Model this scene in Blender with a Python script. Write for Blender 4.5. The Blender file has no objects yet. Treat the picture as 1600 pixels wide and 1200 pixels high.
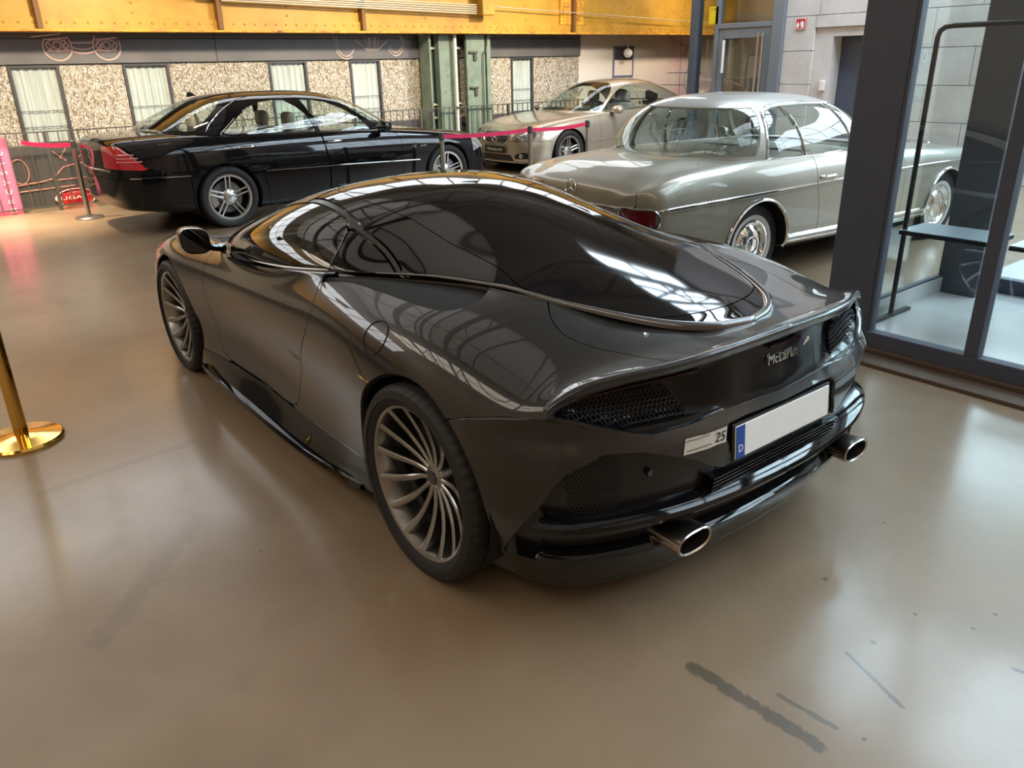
import bpy, math, random
import numpy as np
from mathutils import Vector, Matrix

SC = bpy.context.scene
COL = SC.collection
R = math.radians
random.seed(7)
rng = np.random.default_rng(7)

# ------------------------------------------------------------------ camera
CAM_LOC = (-2.1335, -2.0615, 1.6855)
CAM_YAW, CAM_PITCH, CAM_ROLL, CAM_F = R(-38.057), R(22.313), R(-1.2516), 1221.2
def make_camera():
    p, r = CAM_PITCH, CAM_ROLL
    fw = np.array([0, math.cos(p), -math.sin(p)]); rt = np.array([1., 0, 0]); up = np.cross(rt, fw)
    c, s = math.cos(r), math.sin(r)
    rt, up = c * rt + s * up, -s * rt + c * up
    cy, sy = math.cos(CAM_YAW), math.sin(CAM_YAW)
    Z = np.array([[cy, -sy, 0], [sy, cy, 0], [0, 0, 1]])
    rt, up, fw = Z @ rt, Z @ up, Z @ fw
    cam = bpy.data.cameras.new('camera'); o = bpy.data.objects.new('camera', cam); COL.objects.link(o)
    M = Matrix(((rt[0], up[0], -fw[0], CAM_LOC[0]), (rt[1], up[1], -fw[1], CAM_LOC[1]), (rt[2], up[2], -fw[2], CAM_LOC[2]), (0, 0, 0, 1)))
    o.matrix_world = M
    cam.sensor_width = 36; cam.sensor_fit = 'HORIZONTAL'; cam.lens = CAM_F * 36 / 1600; cam.clip_start = .05; cam.clip_end = 200
    SC.camera = o
make_camera()

# ------------------------------------------------------------------ world, exposure
SC.view_settings.view_transform = 'Standard'; SC.view_settings.look = 'None'
SC.view_settings.exposure = 0.15; SC.view_settings.gamma = 1.0; SC.view_settings.use_curve_mapping = False
world = bpy.data.worlds.new('world'); SC.world = world; world.use_nodes = True
world.node_tree.nodes['Background'].inputs[0].default_value = (.62, .72, .85, 1)
world.node_tree.nodes["Background"].inputs[1].default_value = 0.3
cy_ = SC.cycles; cy_.max_bounces = 7; cy_.diffuse_bounces = 3; cy_.glossy_bounces = 4; cy_.transmission_bounces = 6; cy_.transparent_max_bounces = 24; cy_.caustics_reflective = False; cy_.caustics_refractive = False; cy_.sample_clamp_indirect = 6; cy_.use_adaptive_sampling = True; cy_.adaptive_threshold = .03

# ------------------------------------------------------------------ materials
MATS = {}
def mat(name, color=(.8, .8, .8), rough=.5, metal=0, coat=0, coat_rough=.03, spec=.5, trans=0, ior=1.45, emit=None, estr=0, alpha=1):
    m = bpy.data.materials.new(name); m.use_nodes = True
    b = m.node_tree.nodes['Principled BSDF']
    b.inputs['Base Color'].default_value = (*color, 1); b.inputs['Roughness'].default_value = rough
    b.inputs['Metallic'].default_value = metal; b.inputs['Coat Weight'].default_value = coat
    b.inputs['Coat Roughness'].default_value = coat_rough; b.inputs['Specular IOR Level'].default_value = spec
    b.inputs['Transmission Weight'].default_value = trans; b.inputs['IOR'].default_value = ior; b.inputs['Alpha'].default_value = alpha
    if emit: b.inputs['Emission Color'].default_value = (*emit, 1); b.inputs['Emission Strength'].default_value = estr
    MATS[name] = m
    return m
class NT:
    """small helper to wire shader nodes"""
    def __init__(s, m): s.t = m.node_tree; s.b = s.t.nodes['Principled BSDF']
    def n(s, typ, ins=None, **kw):
        k = s.t.nodes.new('ShaderNode' + typ)
        for a, v in kw.items(): setattr(k, a, v)
        for a, v in (ins or {}).items(): s.set(k, a, v)
        return k
    def set(s, k, a, v):
        if hasattr(v, 'node'): s.t.links.new(v, k.inputs[a])
        else: k.inputs[a].default_value = v
    def ramp(s, fac, stops, interp='LINEAR'):
        k = s.n('ValToRGB'); cr = k.color_ramp; cr.interpolation = interp
        while len(cr.elements) < len(stops): cr.elements.new(.5)
        for e, (p, c) in zip(cr.elements, stops): e.position = p; e.color = (*c, 1) if len(c) == 3 else c
        s.set(k, 'Fac', fac); return k.outputs[0]
    def mix(s, fac, a, b, mode='MIX'):
        k = s.n('Mix', data_type='RGBA', blend_type=mode)
        s.set(k, 0, fac); s.set(k, 6, a if hasattr(a, 'node') else (*a, 1)); s.set(k, 7, b if hasattr(b, 'node') else (*b, 1)); return k.outputs[2]
    def math(s, op, a, b=0):
        k = s.n('Math', operation=op); s.set(k, 0, a); s.set(k, 1, b); return k.outputs[0]
    def coord(s, kind='Object', scale=(1, 1, 1), loc=(0, 0, 0), rot=(0, 0, 0)):
        c = s.n('TexCoord'); m = s.n('Mapping', {'Scale': scale, 'Location': loc, 'Rotation': rot}); s.t.links.new(c.outputs[kind], m.inputs[0]); return m.outputs[0]
    def noise(s, vec, scale=5, detail=4, rough=.5, dist=0):
        k = s.n('TexNoise', {'Vector': vec, 'Scale': scale, 'Detail': detail, 'Roughness': rough, 'Distortion': dist}); return k.outputs[0]
    def bump(s, h, strength=.3, dist=.01):
        k = s.n('Bump', {'Height': h, 'Strength': strength, 'Distance': dist}); s.t.links.new(k.outputs[0], s.b.inputs['Normal'])

# ------------------------------------------------------------------ object helpers
def tag(o, label=None, cat=None, group=None, kind=None):
    if label: o['label'] = label
    if cat: o['category'] = cat
    if group: o['group'] = group
    if kind: o['kind'] = kind
    return o
def empty(name, loc=(0, 0, 0), rz=0, label=None, cat=None, group=None):
    o = bpy.data.objects.new(name, None); COL.objects.link(o); o.location = loc; o.rotation_euler = (0, 0, rz); o.empty_display_size = .1
    return tag(o, label, cat, group)
def link(name, me, m=None, parent=None, loc=None, rot=None):
    o = bpy.data.objects.new(name, me); COL.objects.link(o)
    if m is not None and not me.materials: me.materials.append(MATS[m] if isinstance(m, str) else m)
    if parent is not None: o.parent = parent
    if loc is not None: o.location = loc
    if rot is not None: o.rotation_euler = rot
    return o
def copy_tree(o, parent=None):
    c = o.copy(); COL.objects.link(c); c.parent = parent
    for ch in list(o.children): copy_tree(ch, c)
    return c

class MB:
    """collects simple shapes, builds one mesh"""
    def __init__(s): s.v = []; s.f = []; s.sm = []
    def add(s, vs, fs, smooth=False):
        b = len(s.v); s.v += [tuple(map(float, q)) for q in vs]; s.f += [tuple(i + b for i in f) for f in fs]; s.sm += [smooth] * len(fs); return s
    def box(s, lo, hi, bev=0):
        x0, y0, z0 = lo; x1, y1, z1 = hi
        if bev <= 0:
            v = [(x, y, z) for z in (z0, z1) for y in (y0, y1) for x in (x0, x1)]
            return s.add(v, [(0, 2, 3, 1), (4, 5, 7, 6), (0, 1, 5, 4), (2, 6, 7, 3), (0, 4, 6, 2), (1, 3, 7, 5)])
        b = min(bev, (x1 - x0) / 2.01, (y1 - y0) / 2.01, (z1 - z0) / 2.01)
        import bmesh
        bm = bmesh.new(); bmesh.ops.create_cube(bm, size=1)
        for q in bm.verts: q.co = Vector(((x0 + x1) / 2 + q.co.x * (x1 - x0), (y0 + y1) / 2 + q.co.y * (y1 - y0), (z0 + z1) / 2 + q.co.z * (z1 - z0)))
        bmesh.ops.bevel(bm, geom=bm.edges[:], offset=b, segments=2, affect='EDGES', profile=.5)
        bm.verts.index_update(); s.add([q.co for q in bm.verts], [[q.index for q in f.verts] for f in bm.faces]); bm.free(); return s
    def tube(s, pts, r, n=10, cap=True, closed=False, up=None):
        pts = [np.array(p, float) for p in pts]; m = len(pts); rs = r if hasattr(r, '__len__') else [r] * m
        T = []
        for i in range(m):
            a = pts[(i - 1) % m] if (closed or i > 0) else pts[0]; b = pts[(i + 1) % m] if (closed or i < m - 1) else pts[-1]
            t = b - a; T.append(t / (np.linalg.norm(t) + 1e-12))
        u = np.array(up if up is not None else ((0, 0, 1) if abs(T[0][2]) < .9 else (1, 0, 0)), float)
        vs = []
        for i in range(m):
            u = u - T[i] * (u @ T[i]); u /= np.linalg.norm(u) + 1e-12; w = np.cross(T[i], u)
            for k in range(n):
                a = 2 * math.pi * k / n; vs.append(pts[i] + rs[i] * (math.cos(a) * u + math.sin(a) * w))
        fs = []
        for i in range(m if closed else m - 1):
            j = (i + 1) % m
            for k in range(n): fs.append((i * n + k, i * n + (k + 1) % n, j * n + (k + 1) % n, j * n + k))
        if cap and not closed: fs += [tuple(range(n))[::-1], tuple((m - 1) * n + k for k in range(n))]
        return s.add(vs, fs, True)
    def lathe(s, prof, n=32, axis='z', center=(0, 0, 0), a0=0, a1=2 * math.pi):
        full = abs(a1 - a0 - 2 * math.pi) < 1e-6; m = len(prof); k = n if full else n + 1; vs = []
        for i in range(k):
            a = a0 + (a1 - a0) * i / n; c, q = math.cos(a), math.sin(a)
            for r, h in prof:
                p = {'z': (r * c, r * q, h), 'x': (h, r * c, r * q), 'y': (r * q, h, r * c)}[axis]; vs.append(tuple(p[d] + center[d] for d in range(3)))
        fs = []
        for i in range(n):
            j = (i + 1) % k
            for q in range(m - 1): fs.append((i * m + q, j * m + q, j * m + q + 1, i * m + q + 1))
        return s.add(vs, fs, True)
    def prism(s, poly, axis, a, b):
        """2D polygon (in the two other axes, cyclic order) extruded along axis from a to b"""
        n = len(poly)
        def P(u, v, h): return {'x': (h, u, v), 'y': (u, h, v), 'z': (u, v, h)}[axis]
        vs = [P(u, v, a) for u, v in poly] + [P(u, v, b) for u, v in poly]
        fs = [tuple(range(n))[::-1], tuple(range(n, 2 * n))] + [(i, (i + 1) % n, n + (i + 1) % n, n + i) for i in range(n)]
        return s.add(vs, fs)
    def mesh(s, name, autosmooth=35):
        import bmesh
        me = bpy.data.meshes.new(name); me.from_pydata(s.v, [], s.f); bm = bmesh.new(); bm.from_mesh(me)
        bmesh.ops.recalc_face_normals(bm, faces=bm.faces[:]); bm.to_mesh(me); bm.free()
        me.polygons.foreach_set('use_smooth', s.sm)
        if any(s.sm): me.set_sharp_from_angle(angle=R(autosmooth))
        me.update(); return me
    def build(s, name, m, parent=None, loc=None, rot=None): return link(name, s.mesh(name), m, parent, loc, rot)
def text(name, body, size, m, parent, matrix, extrude=.001, align='CENTER', shear=0, bold=0):
    cu = bpy.data.curves.new(name, 'FONT'); cu.body = body; cu.size = size; cu.extrude = extrude; cu.align_x = align; cu.align_y = 'CENTER'; cu.shear = shear; cu.offset = bold; cu.resolution_u = 3
    t = bpy.data.objects.new('tmp', cu); COL.objects.link(t); bpy.context.view_layer.update(); me = bpy.data.meshes.new_from_object(t.evaluated_get(bpy.context.evaluated_depsgraph_get())); bpy.data.objects.remove(t); bpy.data.curves.remove(cu)
    me.materials.clear(); me.materials.append(MATS[m]); o = link(name, me, None, parent); o.matrix_local = matrix; return o
def frame(loc, xdir, ydir):
    x = Vector(xdir).normalized(); y = Vector(ydir); y = (y - x * y.dot(x)).normalized(); z = x.cross(y)
    return Matrix(((x.x, y.x, z.x, loc[0]), (x.y, y.y, z.y, loc[1]), (x.z, y.z, z.z, loc[2]), (0, 0, 0, 1)))
# ------------------------------------------------------------------ smooth surfaces that can be cut into panels
def nspline(t, P, q):
    """natural cubic spline through P (n,k) at t, sampled at q"""
    t = np.asarray(t, float); P = np.asarray(P, float); one = P.ndim == 1
    if one: P = P[:, None]
    n = len(t)
    if n == 2:
        w = ((q - t[0]) / (t[1] - t[0]))[:, None]; out = P[0] * (1 - w) + P[1] * w
        return out[:, 0] if one else out
    h = np.diff(t); A = np.zeros((n, n)); B = np.zeros((n, P.shape[1])); A[0, 0] = A[-1, -1] = 1
    for i in range(1, n - 1):
        A[i, i - 1] = h[i - 1]; A[i, i] = 2 * (h[i - 1] + h[i]); A[i, i + 1] = h[i]; B[i] = 6 * ((P[i + 1] - P[i]) / h[i] - (P[i] - P[i - 1]) / h[i - 1])
    M = np.linalg.solve(A, B); k = np.clip(np.searchsorted(t, q) - 1, 0, n - 2); q = np.asarray(q, float)
    a = ((t[k + 1] - q) / h[k])[:, None]; b = ((q - t[k]) / h[k])[:, None]; hk = h[k][:, None]
    out = a * P[k] + b * P[k + 1] + ((a ** 3 - a) * M[k] + (b ** 3 - b) * M[k + 1]) * hk * hk / 6
    return out[:, 0] if one else out
def tab(rows):
    """table [(t, a, b..)] -> smooth function of t (monotone-ish cubic)"""
    rows = sorted(rows); t = np.array([r[0] for r in rows], float); P = np.array([r[1:] for r in rows], float)
    h = np.diff(t)[:, None]; d = np.diff(P, axis=0) / h; m = np.zeros_like(P)
    m[0] = d[0]; m[-1] = d[-1]
    for i in range(1, len(t) - 1):
        w1 = 2 * h[i] + h[i - 1]; w2 = h[i] + 2 * h[i - 1]; s = d[i - 1] * d[i] > 0
        with np.errstate(all='ignore'): v = (w1 + w2) / (w1 / d[i - 1] + w2 / d[i])
        m[i] = np.where(s, v, 0)
    def f(q):
        q = np.clip(np.asarray(q, float), t[0], t[-1]); one = q.ndim == 0; q = np.atleast_1d(q)
        k = np.clip(np.searchsorted(t, q) - 1, 0, len(t) - 2); u = ((q - t[k]) / h[k, 0])[:, None]; hk = h[k]
        out = (2 * u ** 3 - 3 * u ** 2 + 1) * P[k] + (u ** 3 - 2 * u ** 2 + u) * hk * m[k] + (-2 * u ** 3 + 3 * u ** 2) * P[k + 1] + (u ** 3 - u ** 2) * hk * m[k + 1]
        out = out[:, 0] if out.shape[1] == 1 else out
        return out[0] if one else out
    return f
def loft(C, nu, nv, smooth=0):
    """C (m,n,3) control rows -> dense (nu,nv,3) grid, splines both ways"""
    C = np.array(C, float); m, n, _ = C.shape
    du = np.linalg.norm(np.diff(C, axis=0), axis=2).mean(1); tu = np.concatenate([[0], np.cumsum(np.maximum(du, 1e-4))])
    dv = np.linalg.norm(np.diff(C, axis=1), axis=2).mean(0); tv = np.concatenate([[0], np.cumsum(np.maximum(dv, 1e-4))])
    G = nspline(tu, C.reshape(m, -1), np.linspace(0, tu[-1], nu)).reshape(nu, n, 3)
    G = nspline(tv, G.transpose(1, 0, 2).reshape(n, -1), np.linspace(0, tv[-1], nv)).reshape(nv, nu, 3).transpose(1, 0, 2)
    for _ in range(smooth):
        H = G.copy(); H[1:-1] = .25 * G[:-2] + .5 * G[1:-1] + .25 * G[2:]; G = H.copy(); G[:, 1:-1] = .25 * H[:, :-2] + .5 * H[:, 1:-1] + .25 * H[:, 2:]
    return G
class S:
    """triangle surface with its own smooth normals"""
    def __init__(s, V, N, T): s.V = V; s.N = N; s.T = T
    @staticmethod
    def grid(G, out=None, sym=False):
        nu, nv, _ = G.shape
        a = np.gradient(G, axis=0); b = np.gradient(G, axis=1); N = np.cross(a, b); N /= np.linalg.norm(N, axis=2, keepdims=True) + 1e-12
        I = np.arange(nu * nv).reshape(nu, nv); q = np.stack([I[:-1, :-1], I[1:, :-1], I[1:, 1:], I[:-1, 1:]], -1).reshape(-1, 4)
        T = np.concatenate([q[:, [0, 1, 2]], q[:, [0, 2, 3]]]); V = G.reshape(-1, 3).copy(); N = N.reshape(-1, 3).copy()
        if out is not None:
            if (N * np.asarray(out(V))).sum() < 0: N = -N; T = T[:, ::-1]
        if sym:
            k = np.abs(V[:, 0]) < 1e-6; N[k, 0] = 0; N /= np.linalg.norm(N, axis=1, keepdims=True) + 1e-12
        return S(V, N, T)
    def mirror(s): return S(s.V * [-1, 1, 1], s.N * [-1, 1, 1], s.T[:, ::-1])
    def join(s, o): return S(np.concatenate([s.V, o.V]), np.concatenate([s.N, o.N]), np.concatenate([s.T, o.T + len(s.V)]))
    def both(s): return s.join(s.mirror())
    def offset(s, d): return S(s.V + s.N * d, s.N, s.T)
    def clip(s, d):
        """keep where d < 0"""
        d = np.where(np.abs(d) < 1e-7, 1e-7, d); ins = d < 0; k = ins[s.T].sum(1); T = list(map(tuple, s.T[k == 3])); V = []; N = []; n0 = len(s.V); cache = {}
        def cutv(i, j):
            key = (i, j) if i < j else (j, i)
            if key not in cache:
                w = d[i] / (d[i] - d[j]); V.append(s.V[i] * (1 - w) + s.V[j] * w); q = s.N[i] * (1 - w) + s.N[j] * w; N.append(q / (np.linalg.norm(q) + 1e-12)); cache[key] = n0 + len(V) - 1
            return cache[key]
        for t in s.T[(k > 0) & (k < 3)]:
            for r in range(3):
                a, b, c = int(t[r]), int(t[(r + 1) % 3]), int(t[(r + 2) % 3])
                if ins[a] and not ins[b] and not ins[c]: T.append((a, cutv(a, b), cutv(a, c))); break
                if ins[a] and ins[b] and not ins[c]: e, f = cutv(b, c), cutv(a, c); T += [(a, b, e), (a, e, f)]; break
        if not T: return S(np.zeros((0, 3)), np.zeros((0, 3)), np.zeros((0, 3), int))
        VV = np.concatenate([s.V, np.array(V).reshape(-1, 3)]); NN = np.concatenate([s.N, np.array(N).reshape(-1, 3)]); T = np.array(T)
        u, inv = np.unique(T, return_inverse=True)
        return S(VV[u], NN[u], inv.reshape(-1, 3))
    def lip(s, depth=.012, skip=None):
        """turn the open border inwards so that a panel shows an edge"""
        E = np.concatenate([s.T[:, [0, 1]], s.T[:, [1, 2]], s.T[:, [2, 0]]]); key = np.sort(E, 1); u, ix, ct = np.unique(key, axis=0, return_index=True, return_counts=True); E = E[ix[ct == 1]]
        if skip is not None: k = skip(s.V[E[:, 0]]) & skip(s.V[E[:, 1]]); E = E[~k]
        if not len(E): return s
        a, b = s.V[E[:, 0]], s.V[E[:, 1]]; na, nb = s.N[E[:, 0]], s.N[E[:, 1]]; t = b - a; t /= np.linalg.norm(t, axis=1, keepdims=True) + 1e-12
        sn = np.cross(t, na); n = len(s.V); m = len(E)
        V = np.concatenate([s.V, a, b, b - nb * depth, a - na * depth]); N = np.concatenate([s.N, .6 * na + sn, .6 * nb + sn, sn, sn]); N /= np.linalg.norm(N, axis=1, keepdims=True) + 1e-12
        i = np.arange(m); A, B, Cc, D = n + i, n + m + i, n + 2 * m + i, n + 3 * m + i
        return S(V, N, np.concatenate([s.T, np.stack([B, A, D], 1), np.stack([B, D, Cc], 1)]))
    def build(s, name, m, parent=None, lip=.012, skip=None):
        if len(s.T) == 0: return None
        q = s.lip(lip, skip) if lip else s
        me = bpy.data.meshes.new(name); me.from_pydata(q.V.tolist(), [], q.T.tolist()); me.polygons.foreach_set('use_smooth', [True] * len(me.polygons))
        me.normals_split_custom_set_from_vertices(q.N.tolist()); me.update()
        return link(name, me, m, parent)
def smooth_loop(p, n=12, closed=True):
    p = np.array(p, float); m = len(p); out = []
    for i in range(m if closed else m - 1):
        a, b, c, d = (p[(i - 1) % m] if closed or i else p[0]), p[i], p[(i + 1) % m], (p[(i + 2) % m] if closed or i < m - 2 else p[-1])
        for k in range(n):
            t = k / n; out.append(.5 * ((2 * b) + (-a + c) * t + (2 * a - 5 * b + 4 * c - d) * t * t + (-a + 3 * b - 3 * c + d) * t ** 3))
    if not closed: out.append(p[-1])
    return np.array(out)
def sdpoly(Q, poly):
    """signed distance of points Q (n,2) to a closed polygon, negative inside"""
    poly = np.asarray(poly, float); a = poly; b = np.roll(poly, -1, 0); best = np.full(len(Q), 1e9); ins = np.zeros(len(Q), bool)
    for p, q in zip(a, b):
        e = q - p; w = Q - p; t = np.clip((w @ e) / (e @ e + 1e-15), 0, 1); dd = w - t[:, None] * e; best = np.minimum(best, (dd * dd).sum(1))
        c = ((p[1] > Q[:, 1]) != (q[1] > Q[:, 1])); x = (q[0] - p[0]) * (Q[:, 1] - p[1]) / (q[1] - p[1] + 1e-15) + p[0]; ins ^= c & (Q[:, 0] < x)
    return np.where(ins, -1, 1) * np.sqrt(best)
def U(*d): return np.minimum.reduce(d)
def X_(*d): return np.maximum.reduce(d)
# ------------------------------------------------------------------ shared materials
def glass_mat(name, tint=(.75, .85, .83), gloss=(1, 1, 1), rough=.0, ior=1.5, haze=0):
    m = bpy.data.materials.new(name); m.use_nodes = True; t = m.node_tree; t.nodes.clear()
    o = t.nodes.new('ShaderNodeOutputMaterial'); mx = t.nodes.new('ShaderNodeMixShader'); tr = t.nodes.new('ShaderNodeBsdfTransparent'); gl = t.nodes.new('ShaderNodeBsdfGlossy'); fr = t.nodes.new('ShaderNodeFresnel')
    tr.inputs[0].default_value = (*tint, 1); gl.inputs[0].default_value = (*gloss, 1); gl.inputs['Roughness'].default_value = rough; ge = t.nodes.new('ShaderNodeNewGeometry'); mr = t.nodes.new('ShaderNodeMapRange'); mr.inputs[3].default_value = ior; mr.inputs[4].default_value = 1 / ior; t.links.new(ge.outputs['Backfacing'], mr.inputs[0]); t.links.new(mr.outputs[0], fr.inputs[0])   # same mirror strength on both faces
    t.links.new(fr.outputs[0], mx.inputs[0]); t.links.new(tr.outputs[0], mx.inputs[1]); t.links.new(gl.outputs[0], mx.inputs[2]); t.links.new(mx.outputs[0], o.inputs[0])
    MATS[name] = m; return m
def paint(name, col, metal=.4, rough=.32, flake=0, coat=1):
    m = mat(name, col, rough, metal, coat, .015)
    if flake:
        k = NT(m); v = k.n('TexVoronoi', {'Vector': k.coord('Object'), 'Scale': 900.0}); c = k.ramp(v.outputs['Color'], [(0, tuple(q * (1 - flake) for q in col)), (1, tuple(min(1, q * (1 + flake)) for q in col))])
        k.set(k.b, 'Base Color', c)
    return m
paint('sports_paint', (.029, .0285, .0285), .55, .33, .35, .92); MATS['sports_paint'].node_tree.nodes['Principled BSDF'].inputs['Specular IOR Level'].default_value = .2
mat('black_gloss', (.005, .005, .006), .05, 0, 0)
mat('black_satin', (.012, .012, .013), .38)
mat('black_matte', (.008, .008, .008), .8)
mat('dark_glass', (.003, .004, .005), .015, 0, 0)
glass_mat('tinted_glass', (.22, .24, .24), ior=1.75)
glass_mat('car_glass', (.80, .88, .86), ior=1.55)
mat('rubber', (.014, .014, .014), .62)
k = NT(MATS['rubber']); k.bump(k.noise(k.coord('Object'), 90, 3), .08, .003)
mat('chrome', (.82, .82, .80), .07, 1)
mat('steel_satin', (.55, .53, .50), .28, 1)
mat('exhaust_metal', (.50, .46, .41), .22, 1)
mat('rim_silver', (.58, .58, .57), .24, 1)
mat('rim_grey', (.40, .395, .385), .24, 1)
mat('rim_dark', (.05, .05, .05), .35, .6)
mat('brake_disc', (.16, .16, .16), .35, 1)
mat('white_plate', (.93, .93, .92), .35, emit=None)
mat('plate_blue', (.01, .07, .36), .35)
mat('white_ink', (.88, .88, .86), .5)
mat('black_ink', (.01, .01, .01), .5)
mat('lamp_red', (.50, .012, .03), .08, 0, 1, .02)
mat('lamp_dark_red', (.10, .006, .010), .08, 0, 1, .02)
mat('lamp_smoked', (.02, .004, .005), .1)
mat('lamp_clear', (.55, .58, .60), .08, .6, 1, .02)
mat('leather_black', (.02, .02, .021), .5)
mat('leather_beige', (.50, .43, .33), .5)
# ------------------------------------------------------------------ wheels (axle along x, outer face towards +x)
def tyre_mesh(rt, w, ri, blocks=56):
    h = w / 2; prof = [(ri, -h * .86), (ri + .012, -h * .93), (rt - .045, -h), (rt - .018, -h * .97), (rt - .004, -h * .86), (rt, -h * .78)]
    g = .007
    for a in (-.5, 0, .5):
        c = a * h; prof += [(rt, c - .008), (rt - g, c - .006), (rt - g, c + .006), (rt, c + .008)]
    prof += [(rt, h * .78), (rt - .004, h * .86), (rt - .018, h * .97), (rt - .045, h), (ri + .03, h * .97), (ri + .012, h * .93), (ri, h * .86)]
    n = blocks * 4; m = len(prof); vs = []; fs = []
    for i in range(n):
        a = 2 * math.pi * i / n; c, s = math.cos(a), math.sin(a); cut = (i % 4 == 0)
        for j, (r, x) in enumerate(prof):
            if cut and abs(x) > h * .6 and r > rt - .008: r -= .006
            vs.append((x, r * c, r * s))
    for i in range(n):
        k = (i + 1) % n
        for j in range(m - 1): fs.append((i * m + j, i * m + j + 1, k * m + j + 1, k * m + j))
    b = MB(); b.add(vs, fs, True); return b.mesh('tyre', 30)
def spoke(b, ang, r0, r1, x0, x1, w0, w1, t0, t1, bow=0, twist=0, seg=8, lat=0):
    """tapered spoke from hub to rim, lying in the wheel plane, dished from x0 to x1"""
    vs = []
    for i in range(seg + 1):
        u = i / seg; r = r0 + (r1 - r0) * u; w = w0 + (w1 - w0) * u; t = t0 + (t1 - t0) * u; x = x0 + (x1 - x0) * u ** 1.6 + bow * math.sin(math.pi * u); a = ang + twist * math.sin(math.pi * u) * .5
        e = np.array([0, math.cos(a), math.sin(a)]); q = np.array([0, -math.sin(a), math.cos(a)]); X = np.array([1., 0, 0]); c = e * r + X * x + q * lat
        vs += [c - q * w / 2 - X * .004, c - q * w * .28, c + q * w * .28, c + q * w / 2 - X * .004, c + q * w * .42 - X * t, c - q * w * .42 - X * t]
    fs = [(5, 4, 3, 2, 1, 0), tuple(seg * 6 + k for k in range(6))]
    for i in range(seg):
        for k in range(6): fs.append((i * 6 + k, i * 6 + (k + 1) % 6, i * 6 + 6 + (k + 1) % 6, i * 6 + 6 + k))
    b.add(vs, fs, False)
def rim_barrel(b, ri, w, xo, lipw=.012):
    b.lathe([(ri - .004, xo - .004), (ri + .004, xo), (ri - .001, xo + .002), (ri - lipw, xo - .003), (ri - lipw - .006, xo - .022), (ri - .028, xo - .06), (ri - .035, xo - w * .8), (ri - .012, xo - w * .92), (ri, xo - w * .93)], 72, 'x')
WHEEL_CACHE = {}
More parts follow.
